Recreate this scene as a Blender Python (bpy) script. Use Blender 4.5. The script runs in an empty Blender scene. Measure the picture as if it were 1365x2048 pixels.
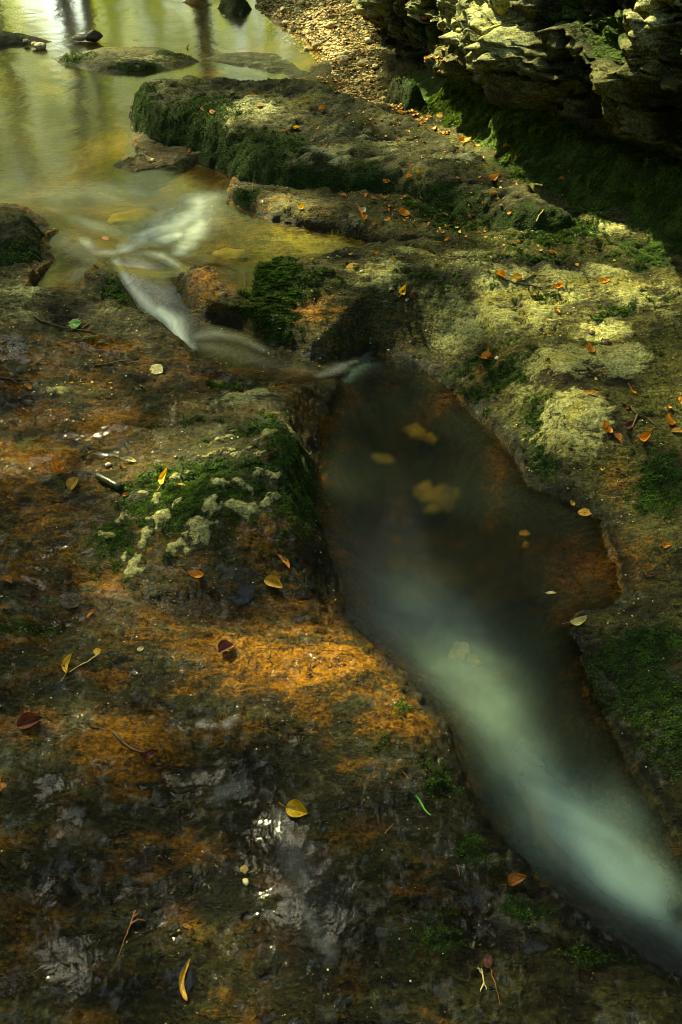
import bpy, math, random
import numpy as np
from mathutils import Vector
rng = np.random.default_rng(7); random.seed(7)
sc = bpy.context.scene
COL = sc.collection
# ------------------------------------------------------------------ camera model
H = 1.45; PITCH = math.radians(40); F = 1773.0
CAM = np.array([0, 0, H])
FW = np.array([0, math.cos(PITCH), -math.sin(PITCH)]); UP = np.array([0, math.sin(PITCH), math.cos(PITCH)])
def ray(px, py):
    return FW + np.array([1, 0, 0])*(px-682.5)/F - UP*(py-1024)/F
def Zr(z):
    return z*.62 if z <= .24 else .1488+(z-.24)*.8
def PA(px, py, z):      # point of a sight line at real height z
    d = ray(px, py); t = (z-H)/d[2]
    return CAM+d*t
def P(px, py, z=0.0): return PA(px, py, Zr(z))
def P2(px, py, z=0.0): return P(px, py, z)[:2]
def poly(pts, z): return np.array([P2(a, b, z) for a, b in pts])
# ------------------------------------------------------------------ noise
_p = rng.permutation(256).astype(np.int32); PERM = np.concatenate([_p, _p, _p])
_g = rng.normal(size=(256, 3)).astype(np.float32); GR = _g/np.linalg.norm(_g, axis=1, keepdims=True)
def noise(x, y, z=0.0):
    x = np.asarray(x, np.float32); y = np.asarray(y, np.float32); z = np.zeros_like(x)+np.float32(z) if np.isscalar(z) else np.asarray(z, np.float32)
    xi = np.floor(x); yi = np.floor(y); zi = np.floor(z)
    xf = x-xi; yf = y-yi; zf = z-zi
    X = xi.astype(np.int32) & 255; Y = yi.astype(np.int32) & 255; Z = zi.astype(np.int32) & 255
    u = xf*xf*xf*(xf*(xf*6-15)+10); v = yf*yf*yf*(yf*(yf*6-15)+10); w = zf*zf*zf*(zf*(zf*6-15)+10)
    out = 0
    for dx in (0, 1):
        wx = u if dx else 1-u
        A = PERM[X+dx]
        for dy in (0, 1):
            wy = v if dy else 1-v
            B = PERM[A+Y+dy]
            for dz in (0, 1):
                wz = w if dz else 1-w
                g = GR[PERM[B+Z+dz] & 255]
                out = out + wx*wy*wz*(g[..., 0]*(xf-dx)+g[..., 1]*(yf-dy)+g[..., 2]*(zf-dz))
    return out*1.6
def fbm(x, y, z=0.0, o=4, g=.5, lac=2.03):
    s = 0; a = 1.0; f = 1.0
    for i in range(o):
        s = s+a*noise(x*f+17.3*i, y*f-9.1*i, z*f+3.7*i); a *= g; f *= lac
    return s
def ridged(x, y, z=0.0, o=4, g=.5):
    s = 0; a = 1.0; f = 1.0
    for i in range(o):
        s = s+a*(1-2*np.abs(noise(x*f+11.3*i, y*f+5.1*i, z*f+1.7*i))); a *= g; f *= 2.1
    return s
def hash3(i, j, k, s):
    h = (i.astype(np.int64)*374761393+j.astype(np.int64)*668265263+k.astype(np.int64)*2147483647+s*974634777) & 0x7fffffff
    h = ((h ^ (h >> 13))*1274126177) & 0x7fffffff
    h = h ^ (h >> 16)
    return (h & 0xffffff).astype(np.float32)/16777216.0
def blocks(x, y, z, seed=0, tilt=.6):
    """faceted blocky relief: every Voronoi cell gets its own height and slope"""
    xi = np.floor(x).astype(np.int32); yi = np.floor(y).astype(np.int32); zi = np.floor(z).astype(np.int32)
    best = np.full(x.shape, 9e9, np.float32); sec = best.copy(); val = np.zeros(x.shape, np.float32)
    for a in (-1, 0, 1):
        for b in (-1, 0, 1):
            for c in (-1, 0, 1):
                I = xi+a; J = yi+b; K = zi+c
                cx = I+.5+.8*(hash3(I, J, K, seed+1)-.5); cy = J+.5+.8*(hash3(I, J, K, seed+2)-.5); cz = K+.5+.8*(hash3(I, J, K, seed+3)-.5)
                dx = x-cx; dy = y-cy; dz = z-cz
                d = dx*dx+dy*dy+dz*dz
                v = hash3(I, J, K, seed+4)+tilt*((hash3(I, J, K, seed+5)-.5)*dx+(hash3(I, J, K, seed+6)-.5)*dy+(hash3(I, J, K, seed+7)-.3)*dz)*2
                m = d < best
                sec = np.where(m, best, np.minimum(sec, d)); val = np.where(m, v, val); best = np.where(m, d, best)
    return val, np.sqrt(sec)-np.sqrt(best)
def sstep(a, b, x):
    t = np.clip((x-a)/(b-a), 0, 1); return t*t*(3-2*t)
def sdf(poly_, x, y):
    """signed distance, positive inside"""
    d = np.full(x.shape, 1e9, np.float64); ins = np.zeros(x.shape, bool)
    n = len(poly_)
    for i in range(n):
        ax, ay = poly_[i]; bx, by = poly_[(i+1) % n]
        ex, ey = bx-ax, by-ay
        L = ex*ex+ey*ey+1e-12
        t = np.clip(((x-ax)*ex+(y-ay)*ey)/L, 0, 1)
        d = np.minimum(d, (x-ax-t*ex)**2+(y-ay-t*ey)**2)
        c = ((ay > y) != (by > y)) & (x < (bx-ax)*(y-ay)/((by-ay) if abs(by-ay) > 1e-9 else 1e-9)+ax)
        ins ^= c
    d = np.sqrt(d)
    return np.where(ins, d, -d)
def rbf(pts, c=.12):
    A = np.array([P2(a, b, z) for a, b, z in pts]); zv = np.array([Zr(p[2]) for p in pts], float)
    D = np.sqrt(((A[:, None]-A[None])**2).sum(-1)+c*c)
    D += np.eye(len(A))*-.02
    m = zv.mean(); w = np.linalg.solve(D, zv-m)
    def f(x, y):
        o = np.zeros(x.shape)
        for (ax, ay), wi in zip(A, w): o += wi*np.sqrt((x-ax)**2+(y-ay)**2+c*c)
        return o+m
    return f
def seg_dist(pts, x, y):
    """distance to polyline (world), with per-vertex width interpolation: returns min d/width"""
    best = np.full(x.shape, 1e9)
    for (ax, ay, aw), (bx, by, bw) in zip(pts[:-1], pts[1:]):
        ex, ey = bx-ax, by-ay; L = ex*ex+ey*ey+1e-12
        t = np.clip(((x-ax)*ex+(y-ay)*ey)/L, 0, 1)
        d = np.sqrt((x-ax-t*ex)**2+(y-ay-t*ey)**2)/(aw+(bw-aw)*t)
        best = np.minimum(best, d)
    return best
def stroke(x, y, pts, z, s=1.0, sharp=2.0):
    w = []
    for a, b, r in pts:
        p = P2(a, b, z); q = P2(a+r, b, z); w.append((p[0], p[1], q[0]-p[0]))
    return s*np.exp(-seg_dist(w, x, y)**sharp)
def blob(x, y, px, py, rx, ry, z, s=1.0):
    c = P2(px, py, z); wx = P2(px+rx, py, z)[0]-c[0]; wy = (P2(px, py-ry, z)[1]-P2(px, py+ry, z)[1])/2
    return s*np.exp(-(((x-c[0])/wx)**2+((y-c[1])/wy)**2))
def blobs(x, y, lst):
    o = np.zeros(x.shape)
    for b in lst: o = np.maximum(o, blob(x, y, *b))
    return o
# ------------------------------------------------------------------ node helpers
def new_mat(name):
    m = bpy.data.materials.new(name); m.use_nodes = True; nt = m.node_tree; nt.nodes.clear()
    return m, nt
class N:
    def __init__(s, nt): s.nt = nt
    def __call__(s, t, ins=None, **kw):
        n = s.nt.nodes.new(t)
        for k, v in kw.items(): setattr(n, k, v)
        for k, v in (ins or {}).items():
            i = n.inputs[k]
            if hasattr(v, 'is_output') or isinstance(v, bpy.types.NodeSocket): s.nt.links.new(v, i)
            else: i.default_value = v
        return n
    def math(s, op, a, b=0.5, c=None, clamp=False):
        n = s.nt.nodes.new('ShaderNodeMath'); n.operation = op; n.use_clamp = clamp
        for i, v in enumerate((a, b) if c is None else (a, b, c)):
            if isinstance(v, bpy.types.NodeSocket): s.nt.links.new(v, n.inputs[i])
            else: n.inputs[i].default_value = v
        return n.outputs[0]
    def ss(s, v, a, b):
        n = s.nt.nodes.new('ShaderNodeMapRange'); n.interpolation_type = 'SMOOTHSTEP'; s.nt.links.new(v, n.inputs[0])
        n.inputs[1].default_value = a; n.inputs[2].default_value = b; return n.outputs[0]
    def mix(s, f, a, b, mode='MIX'):
        n = s.nt.nodes.new('ShaderNodeMix'); n.data_type = 'RGBA'; n.blend_type = mode
        for i, v in ((0, f), (6, a), (7, b)):
            if isinstance(v, bpy.types.NodeSocket): s.nt.links.new(v, n.inputs[i])
            else: n.inputs[i].default_value = v if i == 0 else (*v, 1)
        return n.outputs[2]
    def noise(s, vec, scale, detail=4, rough=.55, dist=0.0):
        return s('ShaderNodeTexNoise', {'Vector': vec, 'Scale': scale, 'Detail': detail, 'Roughness': rough, 'Distortion': dist})
def geo_pos(n): return n('ShaderNodeNewGeometry').outputs['Position']

def rock_mat(name, dark=(.020, .022, .008), mid=(.085, .076, .024), pale=(.34, .33, .13), mossc=((.010, .022, .004), (.040, .085, .010)), ochre=((.080, .036, .004), (.56, .23, .014)), grain=1.0, coatw=1.0):
    m, nt = new_mat(name); n = N(nt)
    pos = geo_pos(n)
    at = n('ShaderNodeVertexColor', layer_name='mask'); sep = n('ShaderNodeSeparateColor', {'Color': at.outputs[0]})
    moss, pl, oc = sep.outputs[0], sep.outputs[1], sep.outputs[2]; wet = at.outputs[1]
    at2 = n('ShaderNodeAttribute', attribute_name='relief'); rel = at2.outputs['Fac']
    mp = n('ShaderNodeMapping', {'Vector': pos, 'Scale': (.62, 1.9, 2.6), 'Rotation': (0, 0, .22)}).outputs[0]
    A = n.noise(mp, 5, 7, .6, .9).outputs[0]; B = n.noise(mp, 24, 8, .68, .9).outputs[0]; C = n.noise(pos, 130, 6, .7).outputs[0]
    D = n.noise(pos, 420, 3, .6).outputs[0]
    V = n('ShaderNodeTexVoronoi', {'Vector': pos, 'Scale': 190.0}, feature='F1').outputs['Distance']
    base = n.mix(n.ss(n.math('ADD', n.math('MULTIPLY', A, .6), n.math('MULTIPLY', B, .4)), .36, .62), dark, mid)
    base = n.mix(n.math('MULTIPLY', n.ss(C, .42, .7), .55), base, (mid[0]*1.7, mid[1]*1.6, mid[2]*1.3))
    # dirt sits in hollows, ridges are scraped pale
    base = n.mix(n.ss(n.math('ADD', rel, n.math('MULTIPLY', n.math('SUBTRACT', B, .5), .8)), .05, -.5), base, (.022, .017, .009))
    of = n.ss(n.math('ADD', oc, n.math('MULTIPLY', n.math('SUBTRACT', B, .5), 1.5)), .25, .75)
    occ = n.mix(n.ss(n.math('ADD', n.math('MULTIPLY', C, .5), n.math('MULTIPLY', A, .5)), .36, .58), ochre[0], ochre[1])
    base = n.mix(of, base, occ)
    pn = n.math('ADD', n.math('MULTIPLY', n.math('SUBTRACT', B, .5), 2.2), n.math('MULTIPLY', rel, .45)); pn = n.math('ADD', pn, n.math('MULTIPLY', n.math('SUBTRACT', C, .5), .5))
    pf = n.math('ADD', pl, n.math('MULTIPLY', pn, n.math('ADD', .30, n.math('MULTIPLY', pl, .95))))
    pf = n.ss(pf, .34, .78)
    palec = n.mix(n.ss(C, .3, .7), (pale[0]*.62, pale[1]*.62, pale[2]*.6), pale)
    palec = n.mix(n.ss(A, .45, .65), palec, (pale[0]*.8, pale[1]*.72, pale[2]*.45))
    base = n.mix(pf, base, palec)
    # small dark pores and pale specks
    base = n.mix(n.math('MULTIPLY', n.ss(D, .60, .72), .5), base, (.015, .012, .007))
    base = n.mix(n.math('MULTIPLY', n.ss(D, .38, .30), .38), base, (.33, .28, .12))
    ol = n('ShaderNodeAttribute', attribute_name='olive').outputs['Fac']
    base = n.mix(n.ss(n.math('ADD', ol, n.math('MULTIPLY', n.math('SUBTRACT', B, .5), 1.4)), .25, .95), base, n.mix(n.ss(C, .35, .62), (.028, .034, .008), (.125, .120, .026)))
    # wrinkles, hairline cracks and mineral mottling of the stone itself
    dv = n.noise(pos, 9, 4, .6).outputs['Color']; wp = n('ShaderNodeVectorMath', {0: mp, 1: n('ShaderNodeVectorMath', {0: dv, 3: .16}, operation='SCALE').outputs[0]}, operation='ADD').outputs[0]
    ck = n('ShaderNodeTexVoronoi', {'Vector': wp, 'Scale': 13.0}, feature='DISTANCE_TO_EDGE').outputs['Distance']
    ckm = n.math('MULTIPLY', n.ss(ck, .030, .004), n.ss(A, .46, .60))
    Wv = n.noise(n('ShaderNodeMapping', {'Vector': wp, 'Scale': (.5, 2.2, 1.0)}).outputs[0], 38, 6, .7, .5).outputs[0]
    mod = n.math('ADD', n.math('MULTIPLY', n.ss(Wv, .36, .64), .85), n.math('MULTIPLY', n.ss(C, .34, .66), .55)); mod = n.math('ADD', mod, .30)
    mod = n.math('MULTIPLY', mod, n.math('SUBTRACT', 1.0, n.math('MULTIPLY', ckm, .75)))
    base = n.mix(1.0, base, n('ShaderNodeCombineColor', {0: mod, 1: mod, 2: mod}).outputs[0], 'MULTIPLY')
    dt = n('ShaderNodeAttribute', attribute_name='stain').outputs['Fac']
    dt = n.ss(n.math('ADD', dt, n.math('MULTIPLY', n.math('SUBTRACT', B, .5), 1.6)), .22, .70)
    base = n.mix(n.math('MULTIPLY', dt, .88), base, (.010, .011, .007))
    mf = n.math('ADD', moss, n.math('MULTIPLY', n.math('SUBTRACT', B, .5), 1.3)); mf = n.math('SUBTRACT', mf, n.math('MULTIPLY', rel, .25))
    mf = n.ss(n.math('ADD', mf, n.math('MULTIPLY', n.math('SUBTRACT', C, .5), .9)), .40, .62)
    mc = n.mix(n.ss(n.math('ADD', n.math('MULTIPLY', C, .6), n.math('MULTIPLY', B, .4)), .4, .62), mossc[0], mossc[1])
    base = n.mix(mf, base, mc)
    hm = n.math('ADD', n.math('MULTIPLY', B, .5), n.math('MULTIPLY', C, .30)); hm = n.math('ADD', hm, n.math('MULTIPLY', Wv, .45)); hm = n.math('SUBTRACT', hm, n.math('MULTIPLY', ckm, .25)); hm = n.math('ADD', hm, n.math('MULTIPLY', D, .10))
    hm = n.math('ADD', hm, n.math('MULTIPLY', n.math('MULTIPLY', V, mf), .9))
    bmp = n('ShaderNodeBump', {'Height': hm, 'Strength': n.math('SUBTRACT', 1.0*grain, n.math('MULTIPLY', pf, .68)), 'Distance': .015}).outputs[0]
    wetm = n.math('MULTIPLY', wet, n.math('SUBTRACT', 1.0, n.math('MULTIPLY', mf, .75)), clamp=True)
    rough = n.math('SUBTRACT', .88, n.math('MULTIPLY', wetm, .50))
    film = n.noise(n('ShaderNodeMapping', {'Vector': pos, 'Rotation': (0, 0, .5), 'Scale': (1, .6, 1)}).outputs[0], 34, 4, .55, 1.2).outputs[0]
    cb = n('ShaderNodeBump', {'Height': n.math('ADD', film, n.math('MULTIPLY', C, .35)), 'Strength': .55, 'Distance': .010}).outputs[0]
    cw = n.math('MULTIPLY', wetm, n.ss(n.math('ADD', n.math('MULTIPLY', film, .6), n.math('MULTIPLY', A, .4)), .50, .60)); cw = n.math('MULTIPLY', cw, coatw)
    dk = n.math('SUBTRACT', 1.0, n.math('MULTIPLY', wetm, .58))
    base = n.mix(1.0, base, n('ShaderNodeCombineColor', {0: dk, 1: dk, 2: dk}).outputs[0], 'MULTIPLY')
    b = n('ShaderNodeBsdfPrincipled', {'Base Color': base, 'Roughness': rough, 'Normal': bmp, 'Coat Weight': cw, 'Coat Roughness': .05, 'Coat Normal': cb, 'Coat IOR': 1.38, 'Specular IOR Level': .18})
    o = n('ShaderNodeOutputMaterial', {'Surface': b.outputs[0]})
    return m
def water_mat(name, tint=(.62, .60, .42), rough=.10, gloss_rough=.16, foamc=(.42, .56, .44), wave=.15, wscale=7, refr=True, gbump=.004):
    m, nt = new_mat(name); n = N(nt)
    pos = geo_pos(n)
    at = n('ShaderNodeVertexColor', layer_name='mask'); sep = n('ShaderNodeSeparateColor', {'Color': at.outputs[0]})
    foam, thin, brown = sep.outputs[0], sep.outputs[1], sep.outputs[2]
    w = n.noise(n('ShaderNodeMapping', {'Vector': pos, 'Scale': (1, .7, 1)}).outputs[0], wscale, 3, .5, .5).outputs[0]
    bmp = n('ShaderNodeBump', {'Height': w, 'Strength': wave, 'Distance': gbump*4}).outputs[0]
    col = n.mix(brown, tint, (.86, .74, .42))
    if refr: t = n('ShaderNodeBsdfRefraction', {'Color': col, 'Roughness': rough, 'IOR': 1.33, 'Normal': bmp}).outputs[0]
    else: t = n('ShaderNodeBsdfTransparent', {'Color': col}).outputs[0]
    g = n('ShaderNodeBsdfGlossy', {'Color': (1, 1, 1, 1), 'Roughness': gloss_rough, 'Normal': bmp}).outputs[0]
    fr = n('ShaderNodeFresnel', {'IOR': 1.33, 'Normal': bmp}).outputs[0]
    fr = n.math('MULTIPLY', fr, n.math('SUBTRACT', 1.0, thin))
    s = n('ShaderNodeMixShader', {0: fr, 1: t, 2: g}).outputs[0]
    fd = n('ShaderNodeBsdfDiffuse', {'Color': (*foamc, 1)}).outputs[0]; ft = n('ShaderNodeBsdfTranslucent', {'Color': (*foamc, 1)}).outputs[0]
    f2 = n('ShaderNodeMixShader', {0: .3, 1: fd, 2: ft}).outputs[0]
    s = n('ShaderNodeMixShader', {0: foam, 1: s, 2: f2}).outputs[0]
    clear = n('ShaderNodeBsdfTransparent', {'Color': (1, 1, 1, 1)}).outputs[0]
    s = n('ShaderNodeMixShader', {0: thin, 1: s, 2: clear}).outputs[0]
    n('ShaderNodeOutputMaterial', {'Surface': s})
    return m
def simple_mat(name, c1, c2, scale=60, rough=.6, bump=.3, spec=.4, trans=0.0, spots=None, coat=0.0, use_obj=False):
    m, nt = new_mat(name); n = N(nt)
    pos = n('ShaderNodeTexCoord').outputs['Object'] if use_obj else geo_pos(n)
    A = n.noise(pos, scale, 5, .6).outputs[0]
    col = n.mix(n.ss(A, .35, .65), c1, c2)
    if spots: col = n.mix(n.ss(n.noise(pos, scale*2.3, 3, .5).outputs[0], .60, .68), col, spots)
    b = n('ShaderNodeBump', {'Height': A, 'Strength': bump, 'Distance': .003}).outputs[0]
    s = n('ShaderNodeBsdfPrincipled', {'Base Color': col, 'Roughness': rough, 'Normal': b, 'Specular IOR Level': spec, 'Coat Weight': coat, 'Coat Roughness': .1}).outputs[0]
    if trans:
        t = n('ShaderNodeBsdfTranslucent', {'Color': col}).outputs[0]; s = n('ShaderNodeMixShader', {0: trans, 1: s, 2: t}).outputs[0]
    n('ShaderNodeOutputMaterial', {'Surface': s})
    return m
# ------------------------------------------------------------------ mesh helpers
def mesh_np(name, V, Fq, mats=None, smooth=True):
    """V (n,3); Fq (m,3) or (m,4)"""
    me = bpy.data.meshes.new(name); V = np.ascontiguousarray(V, np.float32); Fq = np.ascontiguousarray(Fq, np.int32)
    k = Fq.shape[1]
    me.vertices.add(len(V)); me.vertices.foreach_set('co', V.ravel())
    me.loops.add(Fq.size); me.loops.foreach_set('vertex_index', Fq.ravel())
    me.polygons.add(len(Fq)); me.polygons.foreach_set('loop_start', np.arange(0, Fq.size, k, dtype=np.int32))
    me.polygons.foreach_set('use_smooth', np.full(len(Fq), smooth))
    me.update(calc_edges=True)
    for m in (mats or []): me.materials.append(m)
    return me
def set_mask(me, rgba, name='mask'):
    a = me.color_attributes.new(name, 'FLOAT_COLOR', 'POINT'); a.data.foreach_set('color', np.ascontiguousarray(np.clip(rgba, 0, 1), np.float32).ravel())
def set_float(me, v, name='relief'):
    a = me.attributes.new(name, 'FLOAT', 'POINT'); a.data.foreach_set('value', np.ascontiguousarray(v, np.float32).ravel())
def link(name, me, parent=None, label=None, cat=None, group=None, kind=None, loc=None):
    o = bpy.data.objects.new(name, me); COL.objects.link(o)
    if parent: o.parent = parent
    if loc is not None: o.location = loc
    if label: o['label'] = label
    if cat: o['category'] = cat
    if group: o['group'] = group
    if kind: o['kind'] = kind
    return o
def grid_faces(ny, nx, keep=None):
    i = np.arange(ny*nx).reshape(ny, nx)
    Q = np.stack([i[:-1, :-1], i[:-1, 1:], i[1:, 1:], i[1:, :-1]], -1).reshape(-1, 4)
    if keep is not None:
        k = keep.reshape(ny, nx); kk = (k[:-1, :-1] & k[:-1, 1:] & k[1:, 1:] & k[1:, :-1]).ravel(); Q = Q[kk]
    return Q
def compact(V, Q, *attrs):
    used = np.zeros(len(V), bool); used[Q.ravel()] = True
    idx = np.cumsum(used)-1
    return (V[used], idx[Q])+tuple(a[used] for a in attrs)
def tube(pts, rad, seg=10):
    pts = np.array(pts, float); V = []; n = len(pts)
    for i in range(n):
        t = pts[min(i+1, n-1)]-pts[max(i-1, 0)]; t /= np.linalg.norm(t); a = np.cross(t, [0.31, .95, .1]); a /= np.linalg.norm(a); b = np.cross(t, a)
        for k in range(seg):
            th = 2*math.pi*k/seg; V.append(pts[i]+rad[i]*(a*math.cos(th)+b*math.sin(th)))
    Fq = [(i*seg+k, i*seg+(k+1) % seg, (i+1)*seg+(k+1) % seg, (i+1)*seg+k) for i in range(n-1) for k in range(seg)]
    return np.array(V), np.array(Fq)
def join(parts):
    V = []; Q = []; o = 0
    for v, q in parts: V.append(v); Q.append(q+o); o += len(v)
    return np.concatenate(V), np.concatenate(Q)
# ------------------------------------------------------------------ outlines (traced at their own heights)
ZU = 0.24; ZW = Zr(ZU)
POOL = poly([(690,735),(720,716),(745,708),(800,722),(860,743),(905,780),(950,820),(1000,870),(1040,930),(1065,968),(1110,985),(1160,1010),(1200,1040),(1215,1080),(1243,1130),(1250,1190),(1220,1225),(1160,1235),(1145,1280),(1170,1350),(1215,1440),(1270,1530),(1340,1640),(1410,1730),(1600,1960),(1700,2150),(1500,2090),(1400,1990),(1300,1930),(1200,1870),(1110,1805),(1060,1760),(1010,1700),(960,1640),(930,1580),(915,1500),(895,1450),(850,1400),(800,1340),(750,1290),(700,1240),(670,1170),(645,1080),(630,1000),(627,930),(640,870),(660,800),(675,760)], 0)
UPPER = poly([(-1500,-110),(500,-60),(515,20),(560,45),(620,85),(655,112),(625,130),(600,170),(560,178),(300,188),(262,215),(268,300),(330,300),(400,300),(430,330),(475,350),(450,385),(455,405),(540,438),(640,455),(740,478),(790,494),(720,507),(620,522),(540,540),(512,565),(500,590),(465,585),(420,550),(385,530),(330,535),(240,512),(205,520),(172,560),(160,588),(60,592),(100,530),(95,480),(118,462),(80,430),(30,415),(-80,410),(-700,470),(-2200,480)], ZU)
CHAN_L = [(205,505,.25),(238,570,.19),(275,625,.14),(335,672,.10),(400,718,.085),(470,752,.075),(540,772,.06),(600,772,.05),(690,752,.02)]
CHAN_R = [(745,706,.01),(690,715,.05),(620,712,.07),(540,688,.085),(480,655,.10),(410,640,.115),(375,605,.15),(352,565,.2),(400,545,.235),(330,505,.25)]
CHAN = np.array([P2(*p) for p in CHAN_L+CHAN_R])
ctl = [ # (px, py, z) of the bare rock surface
 (0,620,.27),(150,600,.265),(230,530,.268),(60,700,.20),(200,700,.175),(330,740,.14),(0,800,.17),(150,820,.15),(300,800,.145),(450,800,.145),(560,810,.16),(595,870,.31),(520,900,.27),(380,900,.18),(220,900,.12),(80,900,.135),
 (0,1000,.12),(150,1000,.11),(300,1000,.185),(430,1000,.27),(560,980,.26),(600,1080,.18),(450,1090,.20),(300,1110,.125),(120,1120,.085),(0,1150,.09),(400,1180,.075),(560,1180,.055),(640,1240,.045),(200,1250,.065),(0,1300,.07),(420,1280,.06),(600,1320,.06),(720,1370,.065),(840,1450,.055),(200,1450,.06),(400,1450,.045),(600,1500,.04),(800,1540,.06),(100,1600,.055),(300,1620,.045),(480,1640,.02),(620,1680,.03),(760,1680,.05),(880,1640,.045),(150,1800,.03),(400,1800,.015),(560,1820,.02),(760,1850,.045),(980,1800,.04),(1100,1900,.045),(100,2000,.02),(400,2000,.0),(600,2040,.01),(850,2040,.035),(1200,2020,.04),(1400,2100,.03),
 (560,545,.30),(640,525,.315),(540,620,.21),(600,680,.12),(700,690,.10),(760,640,.17),(700,580,.28),(820,700,.10),(900,740,.11),(980,800,.13),(850,560,.32),(900,640,.20),(1000,700,.20),(1060,780,.20),(1140,800,.245),(1080,870,.15),(1100,950,.06),(1180,900,.17),(1250,1000,.10),(1000,560,.33),(1100,640,.265),(1200,560,.32),(1365,560,.35),(1250,680,.26),(1365,720,.28),(1240,780,.23),(1340,860,.20),(1365,950,.17),(1300,1060,.11),(1300,1180,.09),(1200,1270,.06),(1260,1400,.07),(1365,1300,.12),(1365,1480,.11),(1450,1600,.10),(1500,1300,.18),(1600,900,.3),
 (950,500,.285),(850,505,.27),(1100,500,.33),(1250,490,.36),(1000,440,.34),(900,400,.33),(800,420,.30),(700,420,.29),(560,400,.27),(500,390,.265),(1150,440,.37),(1000,340,.36),(900,300,.35),(800,230,.32),(760,180,.31),(700,150,.29),(650,170,.27),(640,115,.262),(570,60,.27),(640,60,.31),(700,60,.34),(740,120,.34),(560,20,.29),(640,10,.36),(740,20,.42),(520,0,.27),(760,-60,.45),(500,-60,.3),
 (380,330,.258),(300,310,.255),(600,300,.28),(400,250,.26),(500,200,.26),(40,460,.27),(20,550,.28),(-200,650,.30),(-300,900,.2),(-300,1300,.12),(-300,1700,.08),
]
BASE = rbf(ctl)
BUMPS = [(540,930,26,9),(370,985,24,9),(430,1060,22,10),(300,1080,18,9),(545,1050,16,8),(360,1110,24,9),(520,1010,14,8),(250,1040,16,8),(440,910,26,8),(610,930,12,14),(277,1002,24,12),(326,1018,18,9),(580,882,34,16),(497,889,22,9),(413,947,28,9),(455,950,20,9),(480,963,22,9),(452,1028,19,13),(490,1031,18,11),(480,1066,28,14),(512,1066,18,10),(406,1090,34,16),(329,1057,25,13),(261,1124,19,20),(287,1095,13,8),(522,979,13,7),(219,1066,15,7),(1150,830,78,42),(1240,745,40,20),(1130,745,60,20),(360,1045,15,8),(550,1010,20,9),(120,795,22,10),(470,800,40,12),(520,790,30,8)]
def chan_z():
    pts = [(260,505,.252),(300,530,.246),(345,520,.250),(250,560,.21),(310,560,.215),(290,610,.158),(340,610,.160),(330,650,.115),(370,640,.118),(370,685,.09),(430,665,.095),(440,730,.08),(490,690,.085),(560,720,.07),(620,745,.055),(680,735,.035),(745,716,.006),(690,752,.006),(600,760,.055),(500,745,.075)]
    return rbf(pts, .05)
CZ = chan_z()
STONES_BED = []
def terrain_smooth(x, y):
    z = BASE(x, y)
    warpx = x+.035*fbm(x*6, y*6, 3.3, 3); warpy = y+.035*fbm(x*6, y*6, 8.3, 3)
    # upper stream bed
    su = sdf(UPPER, x+.6*(warpx-x), y+.6*(warpy-y))
    outer = ZW+.006+(z-ZW-.006)*sstep(0, .10, -su)
    inner = ZW-.012-.075*sstep(0, .35, su)-.03*sstep(.2, 1.0, su)
    z = np.where(su > 0, np.minimum(inner, z), np.where(y > 2.75, np.maximum(outer, ZW+.004*sstep(0, .03, -su)), z))
    # plunge pool
    sp = sdf(POOL, x+.45*(warpx-x)+.006*fbm(x*38, y*38, 4., 2), y+.45*(warpy-y)+.006*fbm(x*38, y*38, 9., 2))
    deep = .035+.30*sstep(.03, .22, sp)
    cove = blob(x, y, 1150, 1120, 110, 100, 0)
    deep = deep*(1-.72*np.clip(cove*1.3, 0, 1))
    wb = .085+.10*sstep(0, .25, x-.02)*sstep(1.2, 1.6, y)+.05*sstep(.5, .8, x)
    bank = .010+(z-.010)*np.clip(sstep(-.02, 1, -sp/wb)*.5+.5*np.clip(-sp/wb, 0, 1)**.8, 0, 1)
    z = np.where(sp > 0, -deep*sstep(-.004, .05, sp)+.008*(1-sstep(-.002, .010, sp)), np.where(sp > -.3, np.maximum(bank, .009), z))
    # cascade channel
    scn = sdf(CHAN, x+.25*(warpx-x), y+.25*(warpy-y))
    cz = CZ(x, y)-.014
    k = sstep(-.045, .03, scn)*(1-sstep(-.01, .04, sp))
    z = z*(1-k)+cz*k
    return z, su, sp, scn
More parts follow.
